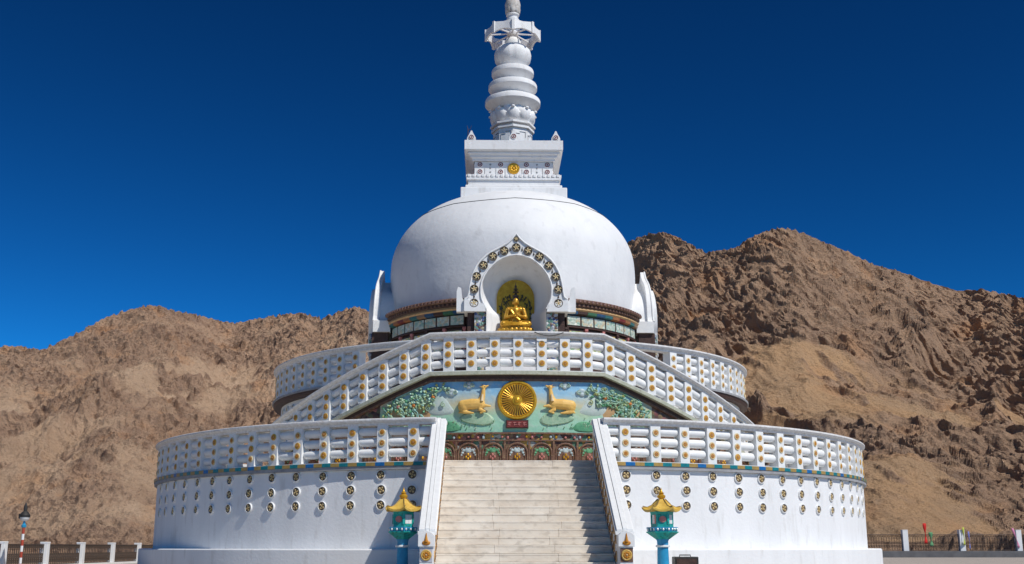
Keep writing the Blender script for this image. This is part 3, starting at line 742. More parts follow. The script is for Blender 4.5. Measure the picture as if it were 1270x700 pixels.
# gilded back plaque in the front niche and the statue
mb = MB(); poly = [(-.60,6.56),(-.60,7.82)]+[(-.60*cos(PI*k/16), 7.82+.60*sin(PI*k/16)) for k in range(1,16)]+[(.60,7.82),(.60,6.56)]
mb.prism(poly, -4.02, -3.90, 0)
mb2 = [(x*1.0, z) for x, z in poly]
mb.tube([(x*.97,-4.03,6.56+(z-6.56)*.985) for x, z in poly], .022, 6, 0)
PLQ = link('back_plaque', mb.mesh('back_plaque', [mat('gilded_plaque', (.52,.35,.03),(.36,.22,.015),7,.5,.4,30,metal=.2)]), ST)
mb = MB(); r_ = random.Random(5)
for k in range(46):
    a = r_.uniform(-.15, PI+.15); rr = r_.uniform(.30,.50); x = rr*cos(a)*1.05; z = 7.55+rr*sin(a)*.75+ (-.05 if abs(x) > .4 else 0)
    if abs(x) < .16 and z < 7.9: continue
    mb.ball((x,-4.035,z),(r_.uniform(.02,.035),.02,r_.uniform(.025,.05)),7,5,0)
    if k%3 == 0: mb.tube([(x,-4.03,z),(x*.7,-4.03,z-.14)],[.01,.014],5,1)
for s in (1,-1):
    mb.tube([(s*.46,-4.035,6.9),(s*.47,-4.035,7.5),(s*.40,-4.035,7.8)],[.018,.015,.012],6,1)
    for z in (7.0,7.15,7.3,7.45): mb.ball((s*.47,-4.04,z),(.035,.02,.04),7,5,0)
link('leaf_ornament', mb.mesh('leaf_ornament', [mat('dark_foliage_metal',(.03,.035,.02),rough=.4), 'dark']), PLQ)['kind'] = 'stuff'

SY = -4.36
BU = empty('seated_statue', (0,SY,6.55), 'golden cross-legged statue with dark hair and tall crown seated inside the arched niche', 'statue')
mb = MB()
for k in range(22):
    t = 2*PI*k/22; mb.ball((.50*sin(t), SY-.22*cos(t), 6.68), (.085,.06,.10), 8, 6)
mb.lathe([(.40,6.55),(.46,6.60),(.50,6.74),(.48,6.80),(.0001,6.81)], 36, 0, Matrix.Translation((0,SY,0)) @ Matrix.Diagonal((1,.5,1,1)), close=False)
link('lotus_seat', mb.mesh('lotus_seat', ['ggold']), BU)
mb = MB(); Y = SY
cap(mb,(0,Y,6.95),(0,Y,7.18),.17,.155); cap(mb,(0,Y,7.18),(0,Y,7.32),.155,.15)
cap(mb,(-.13,Y,7.36),(.13,Y,7.36),.095,.095)
for s in (1,-1):
    cap(mb,(s*.10,Y,6.90),(s*.40,Y-.12,6.88),.13,.105); cap(mb,(s*.40,Y-.12,6.87),(-s*.08,Y-.24,6.86),.095,.055)
    cap(mb,(-s*.08,Y-.24,6.86),(-s*.17,Y-.22,6.93),.05,.03)
    cap(mb,(s*.235,Y,7.36),(s*.31,Y-.04,7.10),.088,.07); cap(mb,(s*.31,Y-.04,7.10),(s*.10,Y-.20,7.13),.062,.042)
    cap(mb,(s*.10,Y-.20,7.13),(s*.04,Y-.235,7.17),.038,.034)
cap(mb,(0,Y,7.40),(0,Y-.01,7.52),.06,.055)
mb.ball((0,Y-.02,7.62),(.095,.105,.13),16,12)
cap(mb,(0,Y-.115,7.62),(0,Y-.135,7.585),.012,.02)
for s in (1,-1): mb.ball((s*.10,Y-.01,7.58),(.018,.03,.06),8,6); cap(mb,(s*.02,Y-.108,7.655),(s*.06,Y-.098,7.655),.012,.01)
cap(mb,(-.025,Y-.112,7.555),(.025,Y-.112,7.555),.010,.010)
bd = blob('body', mb, ['ggold'], BU, .012, 3)
mb = MB()
for s in (1,-1):
    for k in range(4): x = s*(.015+.0*k); mb.tube([(s*.055,Y-.235,7.14+k*.018),(s*.02,Y-.27,7.15+k*.018),(s*-.008,Y-.262,7.165+k*.018)],[.010,.009,.007],6)
    mb.tube([(s*.05,Y-.235,7.20),(s*.03,Y-.255,7.235),(s*.008,Y-.262,7.245)],[.010,.009,.007],6)
link('fingers', mb.mesh('fingers', ['ggold']), BU)
mb = MB(); mb.tube([(-.22,Y-.02,7.40),(-.14,Y-.16,7.30),(-.03,Y-.185,7.12),(.12,Y-.17,6.99)],[.03,.035,.04,.04],8); mb.tube([(.16,Y-.03,7.44),(.10,Y-.13,7.34),(0,Y-.165,7.24)],[.022,.025,.02],8)
for k in range(4): mb.tube([(-.42+.02*k,Y-.20,6.86+.015*k),(-.15,Y-.30+.01*k,6.83+.02*k),(.15,Y-.30,6.83+.02*k),(.42,Y-.2,6.87)],.012,6)
link('robe', mb.mesh('robe', ['gold']), BU)
mb = MB(); mb.ball((0,Y+.025,7.665),(.112,.118,.115),16,10); mb.ball((0,Y+.0,7.78),(.05,.05,.05),10,8)
for k in range(22):
    t = PI*k/21; mb.ball((.093*cos(t),Y-.06*sin(t)-.01,7.70),(.018,.018,.02),6,5)
link('hair', mb.mesh('hair', [mat('dark_blue_hair',(.02,.025,.05),rough=.5)]), BU)
mb = MB(); mb.lathe([(.10,7.78),(.105,7.82),(.05,7.85),(.03,7.90),(.10,7.92),(.105,7.94),(.03,7.98),(.07,8.02),(.07,8.04),(.02,8.08),(.045,8.12),(.015,8.17),(.0001,8.30)], 14, 0, Matrix.Translation((0,Y+.02,0)), close=False)
link('crown', mb.mesh('crown', ['dark']), BU)

# ------------------------------------------------------------------ harmika
def square(mb, hw, z0, z1, mi=0, hw1=None):
    mb.box((0,0,(z0+z1)/2), (2*hw,2*hw,z1-z0), mi, taper=(hw1/hw if hw1 else 1.))
mb = MB(); square(mb, 1.86, 11.75, 12.26); square(mb, 1.70, 12.262, 12.40)
HB = link('harmika_base', mb.mesh('harmika_base', ['white'], smooth=False), ST, bevel=.03)
mb = MB(); square(mb, 1.60, 12.402, 12.60); square(mb, 1.66, 12.602, 12.68)
for f in range(4):
    T = Matrix.Rotation(f*PI/2, 4, 'Z')
    for i in range(20): mb.box((-1.57+i*.165, -1.655, 12.75), (.10,.05,.10), 0, T)
square(mb, 1.63, 12.682, 12.80)
square(mb, 1.385, 12.80, 13.36)
HK = link('harmika', mb.mesh('harmika', ['white'], smooth=False), ST, bevel=.008)
mb = MB()
for hw, z0, z1 in ((1.46,13.362,13.44),(1.54,13.47,13.55),(1.62,13.58,13.66),(1.74,13.70,14.04)): square(mb, hw, z0, z1); square(mb, hw-.05, z0-.03 if hw > 1.5 else z0, z1)
link('harmika_cornice', mb.mesh('harmika_cornice', ['white'], smooth=False), ST, bevel=.006)
def eye_mesh():
    mb = MB(); T = Matrix.Rotation(PI/2, 4, 'X')
    mb.lathe([(.105,0),(.105,.02),(.0001,.02)], 18, 0, T, close=False); mb.lathe([(.085,.021),(.080,.03),(.058,.03),(.055,.021)], 18, 1, T, close=False); mb.ball((0,-.022,0),(.03,.014,.03),8,6,1)
    return mb.mesh('ringed_rosette', ['post','red'])
EY = eye_mesh()
for f in range(3):
    q = (0, PI/2, -PI/2)[f]; T = Matrix.Rotation(q, 4, 'Z')
    for x in (-1.19,-.46,.455,1.197):
        for z in (13.25,12.98): link('ringed_rosette', EY, HK, T @ Vector((x,-1.387,z)), rotz=q)
    mb = MB(); mb.lathe([(.21,0),(.21,.03),(.18,.05),(.0001,.03)], 28, 0, Matrix.Translation((0,-1.386,13.10)) @ Matrix.Rotation(PI/2, 4, 'X'), close=False)
    for k in range(8): a = 2*PI*k/8; mb.ball((.10*cos(a),-1.42,13.10+.10*sin(a)),(.045,.02,.045),8,6)
    mb.ball((0,-1.43,13.10),(.04,.03,.04),8,6)
    link('gold_disc', mb.mesh('gold_disc', ['gold']), HK, rotz=q)
    mb = MB()
    for x in (-.825,.83):
        for z in (13.25,13.12,12.97): mb.ball((x,-1.388,z),(.035,.015,.035),8,6)
        for dx in (-.20,.20): mb.box((x+dx,-1.388,13.0),(.02,.012,.22))
    for x in (-.30,.30): mb.box((x,-1.388,12.98),(.018,.012,.20))
    tag(link('dark_inlays', mb.mesh('dark_inlays', ['grey']), HK, rotz=q), kind='stuff')
def horn_mesh():
    mb = MB(); mb.prism([(-.17,0),(.17,0),(.15,.16),(.07,.30),(.02,.42),(-.02,.42),(-.07,.30),(-.15,.16)], -.06, .06); return mb.mesh('roof_ornament', ['white'], smooth=False)
HM = horn_mesh()
mb = MB(); 
for x, y, q in ((-1.5,-1.5,0),(1.5,-1.5,0),(0,-1.62,0),(-1.5,1.5,PI),(1.5,1.5,PI),(1.62,0,PI/2),(-1.62,0,-PI/2)):
    h = link('roof_ornament', HM, ST, (x,y,14.042), rotz=q)
    if y < -1: link('ringed_rosette', EY, h, (0,-.062,.17))
mb = MB(); mb.tube([(-1.62,-1.4,14.04),(-1.63,-1.4,14.55),(-1.66,-1.4,14.72)],[.02,.015,.004],6); mb.tube([(-1.63,-1.4,14.5),(-1.54,-1.4,14.6),(-1.5,-1.4,14.72)],[.012,.01,.004],6)
link('lightning_rod', mb.mesh('lightning_rod', ['iron']), ST)

# ------------------------------------------------------------------ spire
oc = lambda t, z: 1/(cos(((t+PI/8*0) % (PI/4))-PI/8)) if False else 1.
def octo(mb, r, z0, z1, r1=None, mi=0, T=None):
    r1 = r1 or r; mb.lathe([(r,z0),(r1,z1)], 8, mi, T)
mb = MB(); octo(mb, .74, 14.042, 14.95, .72); octo(mb, .80, 14.952, 15.04); octo(mb, .68, 15.042, 15.12); octo(mb, .84, 15.122, 15.2); 
for k in range(8):
    T = Matrix.Rotation((k+.5)*PI/4, 4, 'Z')
    for x, z, w_, h_ in ((-.11,14.72,.20,.02),(-.2,14.62,.02,.2),(.1,14.8,.24,.02),(.21,14.7,.02,.22)): mb.box((x,-.678,z),(w_,.02,h_),1,T)
link('spire_base', mb.mesh('spire_base', ['white','grey'], smooth=False), ST, bevel=.008)
def petals(mb, n, r, z, rx, ry, rz, off=0, tilt=.45, mi=0):
    for k in range(n):
        T = Matrix.Rotation(2*PI*k/n+off, 4, 'Z') @ Matrix.Translation((0,-r,z)) @ Matrix.Rotation(tilt, 4, 'X'); mb.ball((0,0,0),(rx,ry,rz),10,8,mi,T)
mb = MB(); mb.lathe([(.62,15.18),(.72,15.3),(.80,15.5),(.70,15.72),(.0001,15.74)], 32, 0, close=False)
petals(mb, 10, .72, 15.48, .24,.13,.27, 0, .30); petals(mb, 10, .66, 15.62, .2,.12,.22, PI/10, .15)
petals(mb, 10, .88, 15.70, .07,.06,.05, 0, .3)
link('lotus_collar', mb.mesh('lotus_collar', ['white']), ST)
def disc(r, z0, z1, rin, rtop):
    mb = MB(); h = z1-z0
    mb.lathe([(rin*.8,z0+.02),(rin,z0+.08),(r*.80,z0+.20),(r*.975,z0+.33),(r,z0+.36),(r,z0+.50),(r*.975,z0+.545),(r*.72,z1-.06),(rtop,z1),(rtop*.9,z1+.03)], 64, 0)
    return mb.mesh('spire_ring', ['white'], ang=30)
for r, z0, z1, ri, rt in ((1.03,15.68,16.42,.64,.58),(.91,16.30,16.98,.60,.52),(.79,16.88,17.52,.52,.40)): link('spire_ring', disc(r,z0,z1,ri,rt), ST)
mb = MB(); mb.lathe([(.42,15.70),(.42,17.70)], 24, 0); link('spire_shaft', mb.mesh('spire_shaft', ['white']), ST)
mb = MB(); lob = lambda t, z: 1-.05*abs(cos(4*t))**.0*(1 if abs((t*4/PI) % 1-.5) > .44 else 0)
mb.lathe([(.34,17.50),(.52,17.62),(.66,17.80),(.705,18.02),(.66,18.22),(.50,18.38),(.25,18.45),(.0001,18.46)], 48, 0, rf=lob, close=False)
link('spire_bulb', mb.mesh('spire_bulb', ['white']), ST)
mb = MB(); mb.lathe([(.2,18.42),(.30,18.5),(.31,18.62),(.24,18.74),(.12,18.80),(.14,18.86),(.11,19.0),(.10,19.2),(.10,19.5)], 28, 0)
link('spire_neck', mb.mesh('spire_neck', ['white']), ST)
# eight-pointed umbrella ring
mb = MB(); n = 64; V = []; F = []
for i in range(n):
    t = 2*PI*i/n; u = abs(((t/(PI/4)+.5) % 1)-.5)*2          # 0 at the corners
    r = 1.10*cos(PI/8)/cos(PI/8*(1-u))*(1-.03*sin(u*PI)) if False else 1.05*(1-.10*sin(u*PI/2)); arch = .12*sin(u*PI/2)
    V += [(r*sin(t),-r*cos(t),18.66+arch), (r*.97*sin(t),-r*.97*cos(t),19.10-.03*u), ((r-.10)*sin(t),-(r-.10)*cos(t),19.10-.03*u), ((r-.07)*sin(t),-(r-.07)*cos(t),18.66+arch)]
for i in range(n):
    j = (i+1) % n
    for q in range(4): F.append((i*4+q, j*4+q, j*4+(q+1)%4, i*4+(q+1)%4))
mb.add(V, F)
for k in range(8):
    T = Matrix.Rotation(k*PI/4, 4, 'Z'); mb.box((0,-1.015,18.88),(.10,.08,.45),0,T)
UM = link('umbrella', mb.mesh('umbrella', ['white'], ang=30), ST)
for k in range(8):
    mb = MB(); mb.tube([(0,-.12,18.96),(0,-.97,18.90)],.032,8); link('spoke', mb.mesh('spoke', ['white']), UM, rotz=k*PI/4)
mb = MB(); mb.lathe([(.20,18.88),(.22,18.92),(.22,19.0),(.16,19.06)], 20, 0); link('hub', mb.mesh('hub', ['white']), UM)
mb = MB(); mb.lathe([(.12,19.05),(.30,19.20),(.33,19.28),(.30,19.36),(.22,19.40),(.20,19.46),(.24,19.48),(.24,19.54),(.19,19.58),(.20,19.66),(.25,19.70),(.25,19.74),(.21,19.78)], 32, 0); 
link('finial_stem', mb.mesh('finial_stem', ['white']), ST)
mb = MB(); petals(mb, 8, .20, 20.02, .14,.09,.28, 0, -.12); petals(mb, 8, .16, 20.2, .11,.08,.26, PI/8, -.1); mb.lathe([(.16,19.76),(.28,19.95),(.30,20.15),(.24,20.4),(.10,20.6),(.05,20.9),(.0001,21.1)], 24, 0, close=False)
link('finial_bud', mb.mesh('finial_bud', [mat('weathered_finial',(.62,.60,.57),(.42,.38,.33),6,.6,.3,14)]), ST)

# the dome and all it carries sit a hand's breadth off the centre of the terraces
for o in list(ST.children)+[BU]:
    if o is BU or o.name.split('.')[0] in ('dome','relief_drum','niche_frame','back_plaque','harmika_base','harmika','harmika_cornice','roof_ornament','lightning_rod','spire_base','lotus_collar','spire_ring','spire_shaft','spire_bulb','spire_neck','umbrella','finial_stem','finial_bud'): o.location.x += .08
# ------------------------------------------------------------------ lanterns
def lantern(x, y, label, rz=0.):
    L_ = empty('lantern', (x,y,ZG), label, 'lantern', 'painted lanterns flanking the stair', rz)
    def P(name, mb, mats, par=L_, **k):
        me = mb.mesh(name, mats, k.pop('smooth', True)); o = bpy.data.objects.new(name, me); COL.objects.link(o); o.parent = par; return o
    b = 1.9
    mb = MB(); mb.lathe([(.30,0),(.30,.10),(.24,.16),(.16,.24),(.13,.30)], 6, 0); P('base', mb, ['lturq'])
    mb = MB(); mb.lathe([(.125,.30),(.115,.7),(.12,.84),(.14,.88)], 24, 0); P('shaft', mb, ['lblue'])
    mb = MB(); mb.lathe([(.14,.70),(.15,.71),(.15,.74),(.14,.75)],24,0); P('shaft_ring', mb, ['glass'])
    hexr = lambda n=6: None
    mb = MB(); mb.lathe([(.12,.86),(.17,.90),(.30,1.00),(.34,1.03),(.34,1.05)], 6, 0); P('platform', mb, ['lturq'], smooth=False)
    mb = MB(); mb.lathe([(.31,1.052),(.335,1.14),(.31,1.15),(.26,1.15),(.26,1.052)], 6, 0)
    for k in range(6):
        T = Matrix.Rotation((k+.5)*PI/3, 4, 'Z')
        for j in range(5): mb.ball((-.115+.0575*j,-.285,1.10),(.02,.022,.03),7,5,1+(j%2),T)
    P('frieze', mb, ['lblue','glass','teal'], smooth=False)
    # open lantern chamber: six corner posts, sill and lintel, windows
    C_ = MB(); C_.lathe([(.235,1.052),(.235,1.22),(.0001,1.22)], 6, 0, close=False); C_.lathe([(.0001,1.43),(.235,1.43),(.25,1.50),(.0001,1.50)], 6, 0, close=False)
    for k in range(6):
        T = Matrix.Rotation(k*PI/3, 4, 'Z'); C_.box((0,-.215,1.325),(.05,.045,.22),0,T)
    body = P('chamber', C_, ['lturq'], smooth=False)
    for k in range(6):
        T = Matrix.Rotation((k+.5)*PI/3, 4, 'Z')
        if k % 2 == 1 or k == 5:
            mb = MB(); mb.box((0,-.190,1.325),(.20,.02,.208),0,T); mb.lathe([(.075,.0),(.07,.02),(.05,.022),(.0001,.015)],18,1,T @ Matrix.Translation((0,-.20,1.325)) @ Matrix.Rotation(PI/2,4,'X'),close=False); P('round_window', mb, ['lturq','pink' if k == 5 else 'red'], body)
        else:
            mb = MB(); mb.box((-.035,-.188,1.325),(.08,.015,.20),0,T); mb.box((.045,-.189,1.325),(.075,.015,.20),1,T); P('window', mb, ['glass','pink' if k else 'glass'], body)
    # roof with upturned corners
    mb = MB(); n = 36; V = []; F = []
    rows = ((.03,1.92),(.075,1.80),(.12,1.72),(.20,1.62),(.29,1.555),(.37,1.52),(.40,1.515),(.395,1.475),(.22,1.47))
    rows = ((.04,1.80),(.09,1.77),(.15,1.70),(.22,1.62),(.30,1.56),(.38,1.53),(.40,1.535),(.395,1.49),(.2,1.495))
    for r, z in rows:
        for i in range(n):
            t = 2*PI*i/n; q = ((t/(PI/3)+.5) % 1)-.5; c = cos(PI/6)/cos((abs(q)-.5)*PI/3); k = max(0,(r-.15)/.25)
            cor = (1-abs(q)*2)**3*k
            rr = r*(c*(1-0)+.06*cor); V.append((rr*sin(t), -rr*cos(t), z+.075*cor))
    for j in range(len(rows)-1):
        for i in range(n): F.append((j*n+i, j*n+(i+1)%n, (j+1)*n+(i+1)%n, (j+1)*n+i))
    mb.add(V, F); ro = P('roof', mb, ['lgold'])
    mb = MB()
    for k in range(6):
        t = k*PI/3; mb.tube([(.08*sin(t),-.08*cos(t),1.79),(.21*sin(t),-.21*cos(t),1.645),(.30*sin(t),-.30*cos(t),1.60),(.40*sin(t),-.40*cos(t),1.62)],[.012,.012,.013,.016],6)
    P('ridges', mb, [mat('roof_ridge',(.28,.18,.05),rough=.5)], ro)
    mb = MB(); mb.lathe([(.05,1.78),(.085,1.82),(.09,1.86),(.06,1.885),(.045,1.90),(.065,1.92),(.03,1.95),(.015,2.0),(.0001,2.06)], 18, 0, close=False); P('finial', mb, ['gold'], ro)
    L_.scale = (1.0,1.0,.915)
    return L_
lantern(-2.55, -15.0, 'turquoise lantern with yellow roof standing in the shade left of the stair', .15)
lantern(2.90, -15.0, 'turquoise lantern with yellow roof standing in full sun right of the stair', .45)

# black floodlight box at the foot of the right wall
FB = empty('speaker_box', (3.55,-13.9,ZG), 'dark brown box with pale rim standing on the ground right of the sunlit lantern', 'speaker')
mb = MB(); mb.box((3.55,-13.9,ZG+.22),(.52,.40,.44)); link('case', mb.mesh('case', ['black'], smooth=False), FB, bevel=.015)
mb = MB(); mb.box((3.55,-14.105,ZG+.22),(.44,.012,.36)); link('grille', mb.mesh('grille', ['dkbrown'], smooth=False), FB)
mb = MB(); mb.tube([(3.43,-13.9,ZG+.44),(3.43,-13.9,ZG+.475),(3.67,-13.9,ZG+.475),(3.67,-13.9,ZG+.44)], .012, 8); link('handle', mb.mesh('handle', ['black']), FB)

# draped cable on the middle coping
mb = MB(); pts = []
for k in range(15):
    t = k/14; a = 2.9+t*4.9; pts.append(cyl(a, RM+.262, 5.72-.10*4*t*(1-t)))
mb.tube(pts, .013, 6); tag(link('draped_cable', mb.mesh('draped_cable', ['wire'])), 'thin dark cable sagging from the middle balustrade coping below the niche', 'cable')

# ------------------------------------------------------------------ fences
def iron_panel(L_, h, seed=0, name='iron_panel'):
    "wrought-iron infill between two fence posts, along +x, scrolls between bars"
    mb = MB(); r_ = random.Random(seed)
    mb.tube([(0,0,h),(L_,0,h)], .022, 6); mb.tube([(0,0,.06),(L_,0,.06)], .018, 6); mb.tube([(0,0,h*.80),(L_,0,h*.80)], .012, 6)
    n = int(L_/.16)
    for i in range(n+1): x = L_*i/n; mb.tube([(x,0,.06),(x,0,h)], .014, 5)
    for i in range(n):
        x = L_*(i+.5)/n
        for z, rr, s in ((h*.28,.07,1),(h*.52,.065,-1),(h*.90,.04,1)):
            pts = [(x+rr*(1-.7*k/11)*cos(s*k*.75), 0, z+rr*(1-.7*k/11)*sin(s*k*.75)*1.5) for k in range(12)]
            mb.tube(pts, .013, 4)
    return mb.mesh(name, ['iron'])
def fpost(w, h):
    mb = MB(); mb.box((0,0,h/2-.02),(w,w,h-.06)); mb.box((0,0,h-.025),(w+.015,w+.015,.05)); return mb.mesh('post', ['white'], smooth=False)
F1 = empty('fence', (-15.4,-15,ZG), 'black wrought-iron fence between square white posts along the left edge of the courtyard', 'fence')
pm = fpost(.24,.81); im = iron_panel(3.35-.24, .70, 1)
for i in range(-3, 9):
    y = -4.1+3.35*i
    link('post', pm, F1, (-15.4,y,ZG), bevel=.01); link('iron_panel', im, F1, (-15.4,y+.12,ZG+.02), rotz=PI/2)
mb = MB(); mb.box((-15.4,8,ZG+.03),(.26,46,.08)); link('kerb', mb.mesh('kerb', ['post'], smooth=False), F1)
F2 = empty('fence', (29,33,ZG+.38), 'black iron fence with tall white posts standing on the dark kerb at the right', 'fence')
pm2 = fpost(.34,1.32); im2 = iron_panel(3.6-.34, 1.02, 2)
for i in range(-1, 8):
    x = 22.0+3.62*i
    link('post', pm2, F2, (x,33,ZG+.38), bevel=.012); link('iron_panel', im2, F2, (x+.17,33,ZG+.38))
mb = MB(); mb.box((30,33.2,ZG+.19),(60,1.6,.40)); tag(link('kerb', mb.mesh('kerb', ['kerb'], smooth=False), bevel=.02), kind='structure')

def flag(x, z0, z1, w, m_, label, lean=0.):
    mb = MB(); V = []; F = []; n = 8
    for k in range(n+1):
        t = k/n; zz_ = z1+(z0-z1)*t; ww = w*(.55+.45*sin(t*7+1))
        V += [(x-ww/2+lean*t,32.72+.05*sin(5*t),zz_), (x+ww/2+lean*t,32.75+.06*cos(6*t),zz_)]
    for k in range(n): F.append((2*k,2*k+1,2*k+3,2*k+2))
    mb.add(V, F); o = link('prayer_flag', mb.mesh('prayer_flag', [m_], recalc=False)); s = o.modifiers.new('t','SOLIDIFY'); s.thickness = .01
    tag(o, label, 'flag', 'cloth flags tied along the right fence')
fx = lambda px: (px-605.7)*71.7/1385-.77
flag(26.85, .25, 1.50, .26, 'flagred', 'bright red cloth flag on the right fence, tallest of the flags'); flag(27.2, .1, .95, .30, 'flaggreen', 'muted green cloth hanging beside the red flag')
flag(29.3, .15, 1.25, .16, 'flagyellow', 'lime yellow cloth strip tied left of a white fence post'); flag(29.62, -.1, 1.0, .12, 'flagblue', 'blue violet cloth hanging on a white fence post')
flag(32.45, .0, 1.2, .18, 'flagpink', 'pink cloth flag on the right fence near the picture edge', .3)

# small post lamp on the left
LX, LY = -14.45, -5.0
LP = empty('post_lamp', (LX,LY,ZG), 'short post lamp on a red and white banded pole by the left fence', 'lamp')
mb = MB()
for i in range(7): mb.tube([(LX,LY,ZG+i*.17),(LX,LY,ZG+(i+1)*.17)], .04, 12, 1 if i%2 else 0)
link('pole', mb.mesh('pole', ['red2','glass']), LP)
mb = MB(); mb.lathe([(.05,.60),(.07,.62),(.07,.68),(.04,.70),(.03,.78)], 14, 0, Matrix.Translation((LX,LY,0))); link('collar', mb.mesh('collar', ['lblue']), LP)
mb = MB(); mb.ball((LX,LY,.90),(.14,.14,.12),16,10); link('globe', mb.mesh('globe', ['glass']), LP)
mb = MB(); mb.lathe([(.15,.90),(.155,.96),(.10,1.04),(.05,1.08),(.05,1.20),(.02,1.30),(.0001,1.34)], 16, 0, Matrix.Translation((LX,LY,0)), close=False)
mb.box((LX-.10,LY-.05,.93),(.09,.09,.14)); link('lamp_hood', mb.mesh('lamp_hood', ['black']), LP)

# ------------------------------------------------------------------ ground and mountains
def courtyard():
    poly = [(-16.3,-90),(60,-90),(60,34),(-16.3,34)]
    mb = MB(); mb.add([(x,y,ZG) for x,y in poly]+[(x,y,-9) for x,y in poly], [(0,1,2,3),(0,4,5,1),(1,5,6,2),(2,6,7,3),(3,7,4,0)])
    m = bpy.data.materials.new('courtyard_paving'); nt, b = nodes_of(m); N = nt.nodes; L = nt.links
    geo = N.new('ShaderNodeNewGeometry'); br = N.new('ShaderNodeTexBrick'); br.inputs['Scale'].default_value = 1.0
    br.inputs['Brick Width'].default_value = .8; br.inputs['Row Height'].default_value = .4; br.inputs['Mortar Size'].default_value = .012
    br.inputs['Color1'].default_value = (.47,.41,.35,1); br.inputs['Color2'].default_value = (.40,.35,.30,1); br.inputs['Mortar'].default_value = (.2,.19,.18,1)
    L.new(geo.outputs['Position'], br.inputs['Vector']); L.new(br.outputs['Color'], b.inputs['Base Color']); b.inputs['Roughness'].default_value = .8
    return tag(link('courtyard', mb.mesh('courtyard', [m], smooth=False)), kind='structure')
courtyard()

CX, CY = -.77, -39.0
def azel(px, py):
    f = 1385.; ti = rad(13.34); ya_ = .0211
    d = np.array([(px-635)/f, 1., -(py-350)/f]); y = d[1]*cos(ti)-d[2]*sin(ti); z = d[1]*sin(ti)+d[2]*cos(ti)
    return math.atan2(d[0], y)+ya_, z/math.hypot(d[0], y)
RIDGE = [(0,429.5),(19,429),(53,434),(75,423),(97,413),(126,396),(145,389),(165,383),(185,378.5),(200,380),(214,385),(243,390),(272,398),(291,401),(316,396),(350,390),(374,388),(398,395),(412,390),(427,384),(440,380),(461,387),(520,380),(600,355),(680,335),(740,318),(779,301),(792,294),(807,290),(825,288),(844,296),(858,304),(874,313),(890,311),(911,308),(930,295),(954,285),(970,283),(985,285),(1000,291),(1016,298),(1046,310),(1083,328),(1120,338),(1151,350),(1188,361),(1203,360),(1218,359),(1249,365),(1270,370)]
RA = np.array([azel(*p) for p in RIDGE])

